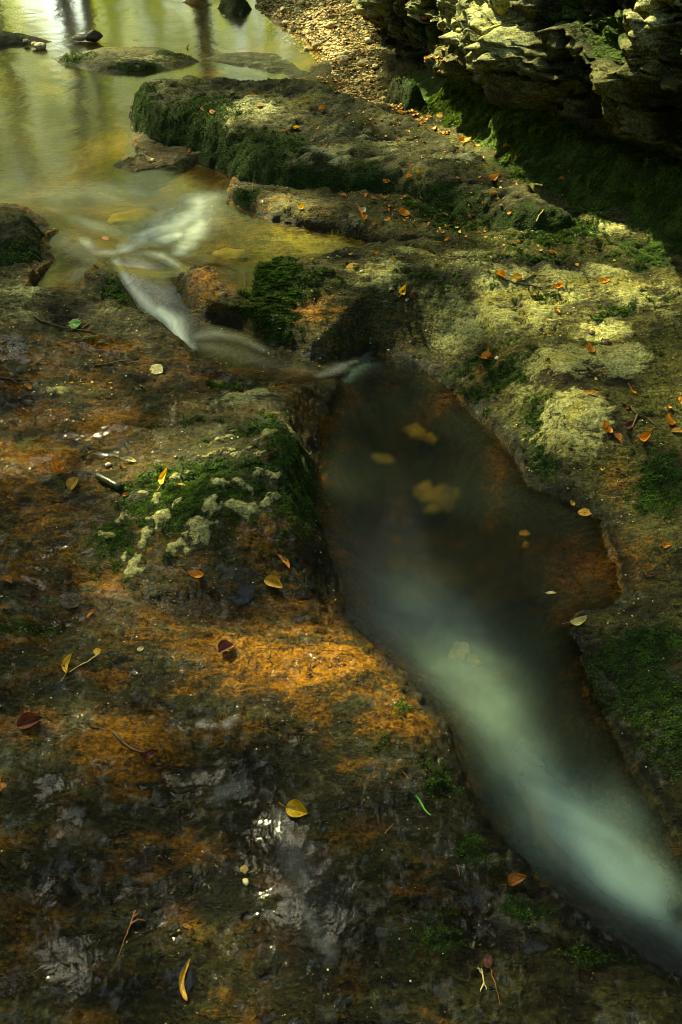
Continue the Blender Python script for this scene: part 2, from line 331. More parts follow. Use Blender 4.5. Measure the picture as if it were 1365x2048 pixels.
def terrain(x, y, full=True):
    zs, su, sp, scn = terrain_smooth(x, y)
    deepw = np.maximum(sstep(0, .08, sp), sstep(0, .1, su)*.8)
    amp = 1-deepw
    chk = sstep(-.02, .03, scn)*(1-deepw)
    amp = amp*(1-.6*chk)
    # big soft humps, strata steps and swirls worn along the flow
    wx = x+.06*fbm(x*3.1, y*3.1, 1.1, 2); wy = y+.06*fbm(x*3.1, y*3.1, 5.5, 2)
    rgt = sstep(.0, .3, x)*sstep(1.8, 2.2, y); ac = (x*.88+y*.47+.10*fbm(x*1.6, y*1.6, 6., 3))*8.5; stp = (np.floor(ac)+sstep(.0, .35, ac-np.floor(ac))-ac)
    d = .019*fbm(wx*4.2, wy*6.0, .3, 3)
    r = ridged(wx*9+wy*5, wy*24-wx*3, .7, 3, .55)
    left = 1-sstep(-.25, .15, x-.0)
    d = d+.0045*r
    d = d+.020*rgt*stp
    # terraces
    t = (zs+d)*60+.9*fbm(x*7, y*7, 2.2, 3)
    tr = (np.floor(t)+sstep(.25, .85, t-np.floor(t))-t)/60
    d = d+.40*tr
    bl, edge = blocks(wx*15, wy*22, np.full_like(x, .5), 3)
    d = d+.0028*(bl-.6)*sstep(0, .25, edge)
    bumps = np.zeros(x.shape); bx_ = x+.020*fbm(x*22, y*26, 2., 3); by_ = y+.016*fbm(x*22, y*26, 7., 3)
    for a, b, rx, ry in BUMPS:
        q = blob(bx_, by_, a, b, rx, ry, .14 if a < 700 else .2)
        bumps = np.maximum(bumps, q)
    pits = ridged(x*26, y*34, 4.4, 3, .55)
    d = d-.0035*np.clip(pits-.6, 0, 2)
    fine = .0032*fbm(x*46, y*60, 9.1, 3, .55)+.0012*fbm(x*190, y*210, 2.1, 2, .6)
    nb = (d+fine)*amp*(1-.5*bumps)
    z = zs+nb+.016*bumps*amp-(.03*(blocks(x*11, y*11, np.full_like(x, .5), 51)[0]-.3)+.02*fbm(x*12, y*12, 4., 3))*sstep(.04, .12, sp)
    # keep shores where they are
    keepw = sstep(0, .05, -su)*sstep(0, .03, -sp)
    near = (1-keepw)*(1-deepw)*(1-chk)
    z = np.where((su > 0), np.minimum(z, ZW-.006), z)
    z = np.where((sp > .01), np.minimum(z, -.004), z)
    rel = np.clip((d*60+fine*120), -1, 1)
    return z, zs, su, sp, scn, bumps, rel
# ------------------------------------------------------------------ bedrock mesh
NY, NX = 1250, 1050
t = np.linspace(0, 1, NY); k = 2.3
yy = -.45+10.2*(np.exp(k*t)-1)/(math.exp(k)-1)
u = np.linspace(-1, 1, NX); u = u*(.55+.45*np.abs(u)**2.2)
Y, S = np.meshgrid(yy, u, indexing='ij'); X = S*(1.25+.66*np.maximum(Y+.2, 0))
x = X.ravel(); y = Y.ravel()
z, zs, su, sp, scn, bumps, rel = terrain(x, y)
MOSS = [(390,1020,190,95,.14,.85),(230,1090,70,55,.1,.8),(330,970,90,30,.14,.7),(540,890,110,50,.14,.7),(590,1000,70,140,.1,.75),(540,600,75,75,.2,.95),(640,560,80,25,.28,.5),(1085,850,35,70,.15,.9),(1000,740,120,30,.18,.7),(950,700,90,25,.2,.5),(1290,1290,100,60,.1,.9),(1330,1420,90,150,.1,.8),(1335,960,60,60,.17,.9),(1230,640,60,14,.26,.6),(1290,880,60,40,.2,.3),(870,1560,60,40,.05,.7),(950,1700,55,45,.05,.75),(1060,1820,80,30,.05,.75),(1180,1900,80,26,.05,.75),(860,1880,110,60,.04,.5),(800,1440,50,30,.05,.5),(560,2000,90,40,.02,.3),(50,1260,90,25,.07,.6),(250,590,50,40,.2,.8),(480,770,60,18,.12,.6),(380,860,90,16,.13,.5),(1120,460,130,40,.36,.75),(900,420,120,40,.33,.7),(1300,500,120,25,.36,.6),(1000,330,130,60,.36,.7),(780,260,80,30,.33,.4),(850,600,140,22,.22,.5),(1050,535,160,16,.3,.55),(1100,610,90,10,.27,.55),(1190,700,70,10,.24,.6),(960,690,120,16,.2,.5),(1300,530,90,12,.34,.5),(1310,610,60,12,.3,.5),(720,640,70,30,.2,.4),(1330,1650,80,80,.1,.8),(760,1500,80,30,.05,.45),(1330,700,50,40,.28,.3)]
PALE = [(1150,830,84,52,.21,.78),(1150,740,140,42,.22,.58),(1010,640,190,42,.24,.56),(870,515,110,12,.28,.85),(1040,590,260,50,.29,.5),(1290,585,120,40,.33,.5),(1240,735,55,30,.24,.85),(480,815,110,22,.13,.55),(760,570,120,30,.26,.45),(110,640,190,30,.22,.35),(1205,672,70,22,.25,.8),(1200,460,100,16,.37,.6),(1330,640,70,30,.28,.45),(700,700,90,25,.1,.3),(760,2000,70,60,.03,.45),(780,1880,60,40,.03,.3),(60,590,90,14,.27,.5),(1100,560,260,30,.3,.5),(600,330,200,30,.28,.3)]
OCH = [(600,1330,230,60,.06,.9),(800,1450,110,50,.06,.8),(250,1490,130,80,.06,.9),(225,850,90,45,.14,.85),(210,700,90,20,.17,.6),(90,920,90,40,.13,.85),(90,1040,130,60,.1,.6),(450,1290,160,40,.06,.8),(20,960,60,20,.13,1.),(200,1230,130,60,.07,.45),(300,1700,220,120,.03,.4),(60,1850,120,160,.03,.5),(880,760,120,25,.1,.65),(1000,880,40,60,.12,.6),(1250,940,70,50,.14,.5),(975,700,50,22,.2,.7),(1180,1130,160,90,0,.6),(430,600,90,40,.15,.6),(620,650,90,30,.13,.55),(1150,1050,100,40,.06,.5),(560,1230,140,40,.05,.45),(1150,1120,120,110,0,.50),(840,1000,110,90,0,.4),(800,860,70,60,0,.4),(760,960,60,40,0,.45),(600,740,140,20,.06,.6),(800,640,70,30,.2,.35),(450,480,900,60,.2,.25)]
moss = blobs(x, y, MOSS); pale = blobs(x, y, PALE); och = blobs(x, y, OCH)
n1 = fbm(x*9, y*13, 1.9, 3); bm_ = sstep(.20, .62, bumps+.30*fbm(x*45, y*60, 3., 3))*(bumps > .05)
moss = np.clip(moss+.18*n1*(moss > .05), 0, 1)
pale = np.clip(np.maximum(pale+.15*n1*(pale > .05), .72*bm_), 0, 1); moss = moss*(1-.72*bm_)
leftw = sstep(.35, -.05, x-(.1+.0*y))*sstep(2.75, 2.2, y)
shore = np.exp(-np.maximum(-sp, 0)/.045); shoreu = np.exp(-np.maximum(-su, 0)/.05)
wet = np.clip(np.maximum.reduce([leftw*(.75+.35*n1), shore*.8, shoreu*.7, np.exp(-np.maximum(-scn, 0)/.05), .9*sstep(1.35, 1.0, y)*(x < 1)])-.6*bumps*leftw+.12, 0.05, 1)
och = np.clip(np.maximum.reduce([och, leftw*(.42-.16*sstep(1.25, .95, y)+.38*n1)*(1-bumps), .38*sstep(.0, .3, n1)*shore, .45*sstep(0, .05, su)+0*x, .55*shoreu*(su < 0)]), 0, 1)*(1-.8*bumps)
pale = pale*(1-sstep(0, .03, sp))*(1-sstep(0, .03, su)); pale = np.maximum(pale, .8*blob(x, y, 620, 485, 150, 36, .24)*(su > 0)); moss = moss*(1-sstep(-.01, .02, sp))*(1-sstep(-.01, .02, su))*(1-sstep(-.03, .02, scn))
BED = np.stack([x, y, z], 1)
GR_MASK = np.stack([moss, pale, och, wet], 1)
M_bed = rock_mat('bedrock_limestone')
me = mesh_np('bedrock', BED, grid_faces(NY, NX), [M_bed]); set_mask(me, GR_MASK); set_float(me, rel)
STAIN = [(520,1590,90,110,.04,.9),(430,1780,150,80,.03,.75),(740,1610,150,60,.05,.8),(620,1880,190,130,.02,.8),(900,1850,120,60,.04,.5),(420,1215,170,36,.06,.8),(640,1150,50,70,.08,.8),(1260,1190,100,70,.09,.5),(150,1760,150,60,.03,.7),(330,1640,80,60,.04,.5),(600,1500,80,30,.05,.6),(120,1380,100,40,.06,.6),(900,560,130,14,.3,.8),(1050,535,170,12,.32,.8),(1180,612,100,9,.3,.6),(1000,680,90,14,.2,.5),(200,1230,100,40,.07,.5),(60,1600,60,60,.04,.5),(200,1980,200,60,.02,.7),(380,860,120,16,.14,.4),(560,830,120,14,.14,.6),(1120,960,80,24,.08,.6),(330,760,200,14,.15,.4),(80,800,100,14,.15,.5),(300,1180,80,40,.08,.5),(700,700,60,16,.1,.5)]
stain = np.maximum.reduce([blobs(x, y, STAIN), .75*np.exp(-np.maximum(-sp, 0)/.035)*(sp < 0), (.35*leftw*sstep(.1, .6, n1))])*(1-.9*bm_)
set_float(me, stain, 'stain')
olive = np.clip(sstep(-.05, .3, x-.1*(y-1.5))*sstep(1.5, 1.9, y)*.42+.35*n1*(y > 1.5)+.7*blob(x, y, 450, 900, 260, 160, .14)+.28*(x > .2), 0, 1)*(1-.8*np.clip(pale*1.3, 0, 1))*(su < 0)*(sp < 0)
set_float(me, olive, 'olive')
bed = link('bedrock', me, kind='structure', label='worn wet limestone stream bed with moss, ochre algae and a plunge pool hollow')
print('bed ok')
# ------------------------------------------------------------------ water
def fan(y0, y1, ny, nx, umax=1.0, k=1.5):
    t = np.linspace(0, 1, ny); yy = y0+(y1-y0)*(np.exp(k*t)-1)/(math.exp(k)-1)
    u = np.linspace(-umax, umax, nx); Y, S = np.meshgrid(yy, u, indexing='ij'); X = S*(1.25+.66*np.maximum(Y+.2, 0))
    return X.ravel(), Y.ravel()
M_up = water_mat('stream_water', tint=(.78, .74, .40), rough=.14, gloss_rough=.15, foamc=(.74, .84, .78), wave=.25, wscale=5, refr=False)
M_pool = water_mat('pool_water', tint=(.80, .78, .52), rough=.265, gloss_rough=.14, foamc=(.58, .82, .70), wave=.2, wscale=4)
M_casc = water_mat('cascade_water', tint=(.80, .82, .62), rough=.10, gloss_rough=.20, foamc=(.78, .86, .80), wave=.10, wscale=8, refr=False)
M_film = water_mat('film_water', tint=(.80, .70, .45), rough=.02, gloss_rough=.05, foamc=(.5, .5, .5), wave=.45, wscale=26, refr=False, gbump=.003)
x, y = fan(2.3, 9.6, 420, 620, 1.0)
su = sdf(UPPER, x, y); su_r = su
n2 = fbm(x*16+3*fbm(x*4, y*4, 1., 2), y*5, 4.4, 3); n3 = fbm(x*30, y*30, 6., 3)
fo = np.maximum.reduce([
 stroke(x, y, [(250,500,16),(290,475,30),(335,455,50),(380,430,50),(400,400,34)], ZU, .56, 1.6),
 stroke(x, y, [(285,470,20),(305,462,18)], ZU, .7), stroke(x, y, [(325,478,24),(350,470,20)], ZU, .78),
 stroke(x, y, [(360,505,14),(385,470,26),(400,410,22)], ZU, .5),
 stroke(x, y, [(165,478,10),(190,505,14),(225,505,14)], ZU, .32), stroke(x, y, [(100,415,10),(200,455,22),(260,470,25)], ZU, .10),
 stroke(x, y, [(120,480,22),(180,520,22),(150,560,14)], ZU, .12), stroke(x, y, [(10,80,6),(60,78,4)], ZU, .2),
 stroke(x, y, [(-100,360,60),(150,390,70),(350,410,60),(430,390,30)], ZU, .09)])
fo = np.clip(fo*(1+.45*n2+.25*n3), 0, .93)
z = np.full_like(x, ZW)+.0025*n2*np.exp(-((x+.55)**2+(y-3.05)**2)/.15)
V = np.stack([x, y, z], 1); Q = grid_faces(420, 620, su > -.09)
V, Q, fo2 = compact(V, Q, np.stack([fo, fo*0, sstep(.12, 0, su)*.5, fo*0+1], 1))
me = mesh_np('water', V, Q, [M_up]); set_mask(me, fo2)
link('water', me, kind='structure', label='slow stream surface mirroring yellow green forest above the small cascade')
# plunge pool surface
ny = nx = 420
gx, gy = np.meshgrid(np.linspace(-.25, 1.6, nx), np.linspace(.0, 2.75, ny)); x = gx.ravel(); y = gy.ravel()
sp = sdf(POOL, x, y)
n2 = fbm(x*5+y*3, y*5-x*3, 2.4, 4); n3 = 0*x; n4 = noise(x*260, y*260, 1.)
wx_ = x+.014*fbm(x*5, y*5, 3., 2); wy_ = y+.014*fbm(x*5, y*5, 6., 2)
al = (x*.78-y*.62); ac = (x*.62+y*.78)
stk = fbm(ac*26+.8*n2, al*1.9, 5., 5, .62)
inv = np.ones(x.shape)
for bx, by, br, bs in [(820,1200,60,.07),(890,1270,76,.11),(960,1340,80,.12),(1000,1440,62,.15),(1045,1520,56,.22),(1090,1590,54,.36),(1140,1640,50,.54),(1185,1690,50,.68),(1235,1735,50,.72),(1290,1775,48,.62),(1345,1815,40,.42),(1400,1860,44,.36),(1460,1910,50,.3),(1230,1640,80,.12),(1060,1700,60,.08)]:
    inv = inv*(1-blob(wx_, wy_, bx, by, br, br*.95, 0, bs))
fo = np.maximum(1-inv, stroke(x, y, [(735,716,12),(705,738,16),(690,760,10)], 0, .22, 1.5))*(1+.20*stk)
hole = .9*blob(x, y, 1360, 1832, 34, 40, 0)+.8*blob(x, y, 1060, 1870, 60, 40, 0)+.35*blob(x, y, 1130, 1830, 70, 40, 0)
fo = (fo+.015)*(1+.20*n2+.08*n4)*(1-np.clip(hole, 0, .95)); fo = .93*(1-np.exp(-np.clip(fo, 0, 3)*1.25))*sstep(-.01, .07, sp)
V = np.stack([x, y, 0*x], 1); Q = grid_faces(ny, nx, sp > -.04)
V, Q, mk = compact(V, Q, np.stack([fo, fo*0, np.clip(blob(x, y, 1150, 1120, 140, 120, 0)+sstep(.06, 0, sp)*.6+.75*sstep(1.25, 1.6, y), 0, 1), fo*0+1], 1))
me = mesh_np('plunge_pool', V, Q, [M_pool]); set_mask(me, mk)
link('plunge_pool_water', me, kind='structure', label='dark still plunge pool turning milky green as it flows out')
# cascade sheet
ny, nx = 420, 420
c0 = CHAN.min(0)-.05; c1 = CHAN.max(0)+.05
gx, gy = np.meshgrid(np.linspace(c0[0], c1[0], nx), np.linspace(c0[1], c1[1], ny)); x = gx.ravel(); y = gy.ravel()
s = sdf(CHAN, x, y); cz = CZ(x, y); zt = terrain(x, y)[0]
def cs(pts, zz, st, sharp=2.0):   # a streak whose points follow the falling sheet
    w = []
    for (a, b, r), h in zip(pts, zz):
        p = P2(a, b, h); q = P2(a+r, b, h); w.append((p[0], p[1], q[0]-p[0]))
    return st*np.exp(-seg_dist(w, x, y)**sharp)
st = noise(x*38+6*noise(x*6, y*6, 2.), y*5, 3.)
fo = np.maximum.reduce([
 cs([(232,520,10),(262,570,14),(300,615,17),(345,655,20),(378,695,12)], [.25,.21,.155,.115,.09], .52, 1.6),
 cs([(262,530,36),(310,560,44),(340,600,30)], [.25,.225,.16], .17, 2), cs([(318,622,14),(345,645,20),(366,680,13)], [.15,.12,.10], .85, 1.5),
 cs([(195,508,12),(235,497,14),(290,503,13),(345,522,12),(400,545,9)], [.25]*5, .42, 1.3),
 cs([(385,672,16),(440,664,16),(490,676,14),(525,700,10)], [.10,.105,.095,.08], .13, 1.5), cs([(330,585,20),(400,580,10)], [.2,.2], .06),
 cs([(640,750,12),(690,730,14),(745,710,10)], [.055,.035,.01], .16), cs([(400,690,20),(470,710,26),(560,735,20),(640,745,16)], [.09,.08,.07,.055], .05)])
fo = np.clip(fo*(1+.35*st+.12*noise(x*120, y*12, 5.)), 0, .9)
thin = 1-sstep(-.010, .030, s)*sstep(-.003, .008, cz+.003-zt)*sstep(.05, .03, cz+.003-zt)
V = np.stack([x, y, cz+.003], 1); Q = grid_faces(ny, nx, s > -.015)
V, Q, mk = compact(V, Q, np.stack([fo, thin, 0*fo+.15, fo*0+1], 1))
me = mesh_np('cascade', V, Q, [M_casc]); set_mask(me, mk)
link('cascade_water', me, kind='structure', label='silky white water sliding over a dark rock lip')
# thin sheet of water over the left bedrock
NYf, NXf = 620, 520
t = np.linspace(0, 1, NYf); yy = -.4+3.1*(np.exp(1.2*t)-1)/(math.exp(1.2)-1); u = np.linspace(-1, .62, NXf)
Y, S = np.meshgrid(yy, u, indexing='ij'); x = (S*(1.0+.45*Y)).ravel(); y = Y.ravel()
zt, zs, su, sp, scn, bm, rl = terrain(x, y)
pud = blobs(x, y, [(225,860,90,36,.14,1.),(200,700,95,22,.17,1.),(90,910,80,30,.13,1.),(470,1185,100,32,.06,1.),(600,1800,110,170,.02,1.),(80,1300,110,60,.07,.8),(60,1680,120,200,.04,.5),(130,1960,150,80,.02,1.),(470,1450,70,20,.05,.8),(450,1560,60,60,.04,.8),(350,1900,100,70,.01,.3),(40,690,60,50,.18,.9),(130,1130,90,40,.09,.6),(560,1130,50,30,.08,.5),(160,520+250,60,20,.17,.6)])
fz = zs+.011*fbm(x*4.2, y*6.0, .3, 2)-.003+.012*pud+.0015*fbm(x*12, y*12, 8., 2)
dep = fz-zt
lf = sstep(.62, .35, x-.25*(1.2-y)*(y < 1.2))*sstep(-.015, -.04, sp)*sstep(2.75, 2.4, y)*sstep(-.03, -.06, scn)
th = 1-sstep(.0, .006, dep)*lf
keep = (dep > -.006) & (lf > .01)
fo = np.clip(np.maximum.reduce([stroke(x, y, [(400,1445,10),(440,1465,12),(470,1435,10)], .05, .35), stroke(x, y, [(440,1580,20),(480,1570,20)], .04, .12), stroke(x, y, [(560,1640,26),(600,1760,26),(590,1800,20)], .02, .10), stroke(x, y, [(610,1820,8),(650,1900,14),(680,1970,10)], .02, .16), stroke(x, y, [(450,1900,6),(475,1965,8),(500,1960,8)], .01, .2)])*(1+.6*noise(x*60, y*20, 3.)), 0, .5)
V = np.stack([x, y, fz], 1); Q = grid_faces(NYf, NXf, keep)
V, Q, mk = compact(V, Q, np.stack([fo, th, np.clip(.2+.8*pud*(y > 1.2), 0, 1), fo*0+1], 1))
me = mesh_np('film', V, Q, [M_film]); set_mask(me, mk)
link('shallow_water', me, kind='structure', label='thin clear sheet of water running over brown rock')
print('water ok')
# ------------------------------------------------------------------ rocks standing on the bed
M_rock = rock_mat('ledge_limestone', dark=(.030, .030, .014), mid=(.085, .08, .035), pale=(.38, .38, .20))
M_gravel = rock_mat('small_stones', dark=(.08, .065, .03), mid=(.24, .19, .09), pale=(.5, .44, .25))
def rockobj(name, outline, tops, zbot, w, label, cat, mask, step=.009, amp=1.0, power=2.4, group=None, mat=None, wet=.2, blk=1.0, seed=0):
    O = np.array([P2(*p) for p in outline]); T = rbf(tops, .08) if len(tops) > 1 else (lambda a, b: np.full(a.shape, Zr(tops[0][2])))
    zbot = Zr(zbot)
    lo = O.min(0)-.03; hi = O.max(0)+.03
    nx = int((hi[0]-lo[0])/step)+2; ny = int((hi[1]-lo[1])/step)+2
    gx, gy = np.meshgrid(np.linspace(lo[0], hi[0], nx), np.linspace(lo[1], hi[1], ny)); x = gx.ravel(); y = gy.ravel()
    s = sdf(O, x+.02*fbm(x*7, y*7, 3.1+seed, 3), y+.02*fbm(x*7, y*7, 7.7+seed, 3))
    e = np.clip(s/w, 0, 1); prof = 1-(1-e)**power
    top = T(x, y)
    d = amp*(.022*fbm(x*5, y*5, seed+.5, 3)+.008*ridged(x*10, y*22, seed+2., 3))
    tt = (top+d)*40+1.2*fbm(x*6, y*6, seed+1., 2); d = d+amp*.4*(np.floor(tt)+sstep(.2, .8, tt-np.floor(tt))-tt)/40
    if blk: b1, _ = blocks(x*9+seed, y*13, np.full_like(x, .5), 11+seed); d = d+blk*amp*.012*(b1-.6)
    z = zbot+(top+d-zbot)*prof
    fine = .005*amp*fbm(x*40, y*40, z*40, 4, .6)
    # push the flanks in and out so they are not a clean extrusion
    gxn = np.gradient(z.reshape(ny, nx), step, axis=1).ravel(); gyn = np.gradient(z.reshape(ny, nx), step, axis=0).ravel()
    nrm = np.stack([-gxn, -gyn, np.ones_like(z)], 1); nrm /= np.linalg.norm(nrm, axis=1, keepdims=True)
    dd = (fine+amp*.016*fbm(x*11, y*11, z*22, 3)*(1-nrm[:, 2]))[:, None]
    V = np.stack([x, y, z], 1)+nrm*dd
    mo, pa, oc = mask(x, y, z, nrm, s)
    mo = np.clip(mo+.2*fbm(x*14, y*14, z*14, 3)*(mo > .05), 0, 1); pa = np.clip(pa+.2*fbm(x*10, y*10, 5., 3)*(pa > .05), 0, 1)
    we = np.clip(np.maximum(wet, .9*sstep(ZW+.03, ZW+.005, z)), 0, 1)
    V2, Q, mk, rl = compact(V, grid_faces(ny, nx, s > -.012), np.stack([mo, pa, oc, we], 1), np.clip(d*40+fine*90, -1, 1))
    c = np.array([V2[:, 0].mean(), V2[:, 1].mean(), zbot]); V2 = V2-c
    me = mesh_np(name, V2, Q, [mat or M_rock]); set_mask(me, mk); set_float(me, rl); set_float(me, np.clip(.36+.6*fbm(V2[:, 0]*5, V2[:, 1]*5, 2.+seed, 2), 0, 1), 'olive'); set_float(me, np.clip(.55*fbm(V2[:, 0]*4+3, V2[:, 1]*9, 1.+seed, 3), 0, 1), 'stain')
    return link(name, me, label=label, cat=cat, group=group, loc=c)
ROCKS = []
def mA(x, y, z, n, s):
    side = 1-sstep(.45, .8, n[:, 2])
    front = blobs(x, y, [(400,270,110,40,.33,1.),(290,215,50,26,.37,.7),(520,325,130,34,.33,.95),(700,370,150,26,.33,.6),(900,410,120,36,.36,.55),(1080,450,90,36,.38,.6),(640,270,60,12,.4,.25),(600,180,60,8,.42,.6)])
    pa = blobs(x, y, [(480,240,170,40,.41,.38),(350,185,70,14,.42,.45),(620,330,120,12,.36,.55),(700,345,90,12,.36,.55),(900,345,80,14,.38,.5),(600,290,120,20,.4,.4),(650,230,120,20,.42,.3),(760,300,100,22,.4,.5)])
    return np.clip(front+.45*side*(z > ZW+.02), 0, 1), pa*(1-.7*side), .35*np.exp(-((z-ZW)/.02)**2)+.12
ROCKS.append(rockobj('rock_ledge', [(250,215,.26),(262,262,.25),(300,290,.25),(345,300,.25),(400,325,.25),(450,350,.25),(500,375,.25),(600,392,.26),(700,400,.28),(790,404,.3),(870,425,.31),(930,455,.31),(1010,476,.32),(1120,478,.35),(1190,470,.37),(1190,430,.40),(1080,375,.40),(1000,328,.4),(920,290,.40),(850,255,.40),(760,225,.40),(640,185,.41),(560,172,.42),(430,166,.42),(320,166,.42),(265,180,.40)],
 [(300,185,0.455),(450,190,0.460),(600,215,0.460),(750,262,0.450),(420,245,0.430),(330,230,0.410),(500,300,0.395),(600,335,0.390),(700,360,0.385),(800,335,0.420),(900,370,0.415),(1000,420,0.415),(1100,445,0.420),(350,262,0.375),(430,300,0.375),(1180,450,0.420),(880,410,0.375),(960,450,0.375)], .14, .13,
 'long mossy limestone ledge with a dark green front face, between stream and cliff', 'rock ledge', mA, step=.0085, seed=1))
def mB(x, y, z, n, s): return blobs(x, y, [(490,390,45,18,.28,.9),(620,410,100,14,.3,.35),(860,470,80,20,.3,.5)]), blobs(x, y, [(700,440,90,12,.3,.3)]), .3+0*x
ROCKS.append(rockobj('rock_ledge', [(452,386,.25),(458,408,.245),(540,440,.245),(640,458,.245),(740,482,.245),(800,497,.25),(900,494,.28),(965,480,.3),(900,430,.33),(800,395,.33),(700,385,.33),(600,375,.32),(520,368,.30),(470,372,.28)], [(500,390,.285),(600,410,.29),(700,430,.295),(850,460,.30)], .16, .06,
 'low dark rock ledge below the long mossy one, dipping into the yellow water', 'rock ledge', mB, step=.007, amp=.8, seed=2))
def mC(x, y, z, n, s): return .15+0*x, .1+0*x, .4+0*x
ROCKS.append(rockobj('flat_rock', [(212,333,.24),(280,347,.24),(400,325,.24),(440,322,.25),(412,300,.26),(330,292,.25),(270,308,.245)], [(300,320,.256),(380,310,.268)], .18, .05, 'small flat wet rock barely above the water in front of the mossy ledge', 'rock', mC, step=.006, amp=.5, wet=.8, seed=3))
def mD(x, y, z, n, s):
    return blobs(x, y, [(150,118,60,10,.27,.7),(300,135,90,10,.27,.75),(340,98,60,8,.32,.6),(230,112,60,8,.3,.3),(200,88,70,6,.32,.3)]), blobs(x, y, [(290,115,120,14,.31,.6),(150,105,50,8,.3,.45)]), .1+0*x
ROCKS.append(rockobj('flat_rock', [(58,104,.25),(104,128,.24),(200,149,.24),(290,153,.24),(365,136,.24),(418,121,.25),(396,101,.27),(300,84,.30),(200,82,.32),(120,94,.30)], [(100,108,.265),(200,100,.30),(300,100,.305),(360,112,.275),(250,125,.285)], .18, .16, 'pale green rock island alone in the middle of the upper stream', 'rock', mD, step=.009, amp=.5, seed=4, blk=.4))
ROCKS.append(rockobj('flat_rock', [(-150,50,.28),(0,54,.285),(70,62,.27),(128,80,.25),(70,90,.245),(20,97,.24),(-60,104,.24),(-170,90,.24)], [(0,70,.285),(60,76,.268),(-100,70,.285)], .18, .14, 'grey green rock reaching in from the left edge beside the island', 'rock', mD, step=.009, amp=.5, seed=5, blk=.4))
def mF(x, y, z, n, s):
    return blobs(x, y, [(70,442,50,12,.32,.85),(40,520,60,40,.28,.9),(-60,500,80,50,.3,.8)]), blobs(x, y, [(60,425,60,6,.33,.4),(100,470,12,14,.28,.5)]), .3+0*x
ROCKS.append(rockobj('boulder', [(-260,425,.34),(0,412,.34),(40,416,.34),(85,430,.33),(116,456,.29),(97,475,.26),(93,500,.25),(98,532,.24),(60,588,.24),(0,594,.24),(-260,620,.24)], [(0,440,.34),(60,450,.335),(20,500,.31),(-150,480,.36),(60,540,.28)], .15, .09, 'dark mossy boulder at the left edge next to the cascade', 'rock', mF, step=.006, seed=6, wet=.5, blk=.6))
def mG(x, y, z, n, s): return .75+0*x, .1+0*x, .2+0*x
ROCKS.append(rockobj('boulder', [(428,14,.25),(460,26,.25),(495,30,.25),(516,12,.26),(520,-20,.4),(470,-45,.42),(425,-25,.4)], [(470,-10,.40)], .18, .2, 'dark mossy boulder at the far shore beside the gravel bar', 'rock', mG, step=.014, seed=7))
ROCKS.append(rockobj('boulder', [(345,2,.25),(390,8,.25),(432,12,.25),(430,-20,.36),(385,-30,.36),(350,-18,.33)], [(390,-5,.33)], .18, .2, 'low brown boulder left of the far mossy one', 'rock', lambda x, y, z, n, s: (.1+0*x, .1+0*x, .7+0*x), step=.014, seed=8))
def mH(x, y, z, n, s): return .12+0*x, .35+0*x, .3+0*x
ROCKS.append(rockobj('flat_rock', [(398,116,.245),(440,104,.245),(500,100,.245),(560,105,.245),(590,120,.245),(655,165,.25),(610,172,.25),(560,150,.245),(480,134,.245),(425,126,.245)], [(450,112,.247),(560,128,.252),(600,150,.254)], .2, .08, 'submerged pale slab under the riffle right of the rock island', 'rock', mH, step=.009, amp=.28, wet=1., seed=9, blk=.5))
ROCKS.append(rockobj('rounded_rock', [(372,548,.25),(385,532,.27),(412,529,.275),(432,540,.27),(440,560,.255),(470,586,.24),(430,590,.24),(395,575,.24)], [(410,545,.283),(440,572,.25)], .17, .035, 'small dark rounded rock on the right side of the cascade lip', 'rock', lambda x, y, z, n, s: (.2+0*x, .25+0*x, .12+0*x), step=.004, amp=.4, wet=.9, seed=10, blk=0))
ROCKS.append(rockobj('shore_rock', [(770,205,.33),(815,225,.33),(880,222,.33),(945,225,.34),(955,170,.55),(900,130,.6),(840,110,.6),(780,112,.55),(758,140,.45)], [(800,140,.50),(870,150,.52),(930,185,.5)], .25, .10, 'dark blocky mossy rock below the left end of the cliff overhang', 'rock', lambda x, y, z, n, s: (.65+0*x, .05+0*x, .15+0*x), step=.010, seed=12, blk=1.6))
# ------------------------------------------------------------------ cliff
CB = np.array([(.95, 11.), (.60, 8.4)]+[tuple(P2(a, b, .36)) for a, b in [(742,-10),(765,60),(800,165),(870,225),(950,290),(1060,370),(1180,430),(1280,468),(1365,505)]]+[(1.55, 1.75), (2.2, .9), (3.1, -.2)])
dd = np.r_[0, np.cumsum(np.linalg.norm(np.diff(CB, axis=0), axis=1))]
def smoothcurve(s):
    o = np.zeros((len(s), 2))
    for kx in np.linspace(-.18, .18, 7):
        o += np.stack([np.interp(s+kx, dd, CB[:, 0]), np.interp(s+kx, dd, CB[:, 1])], 1)
    return o/7
NS, NT = 900, 420
ss_ = np.linspace(.2, dd[-1]-.2, NS)
B = smoothcurve(ss_); T = np.gradient(B, axis=0); T /= np.linalg.norm(T, axis=1, keepdims=True); NRM = np.stack([T[:, 1], -T[:, 0]], 1)
if NRM[NS//2] @ np.array([-1, -.4]) < 0: NRM = -NRM
def edge(pts, off):
    """height along the base curve of a line seen on the face"""
    S_, Z_ = [], []
    C = B+NRM*off
    for px, py in pts:
        r = ray(px, py); best = None
        ang = np.arctan2(C[:, 0], C[:, 1]); a = math.atan2(r[0], r[1])
        i = np.argmin(np.abs(ang-a)+(C[:, 1] < .3)*9)
        tt = np.linalg.norm(C[i])/math.hypot(r[0], r[1]); S_.append(ss_[i]); Z_.append(H+r[2]*tt)
    o = np.argsort(S_); return np.array(S_)[o], np.array(Z_)[o]
sU, zU_ = edge([(768,30),(833,48),(883,55),(923,95),(963,108),(1043,132),(1133,160),(1223,190),(1273,200),(1323,210),(1365,220)], .05)
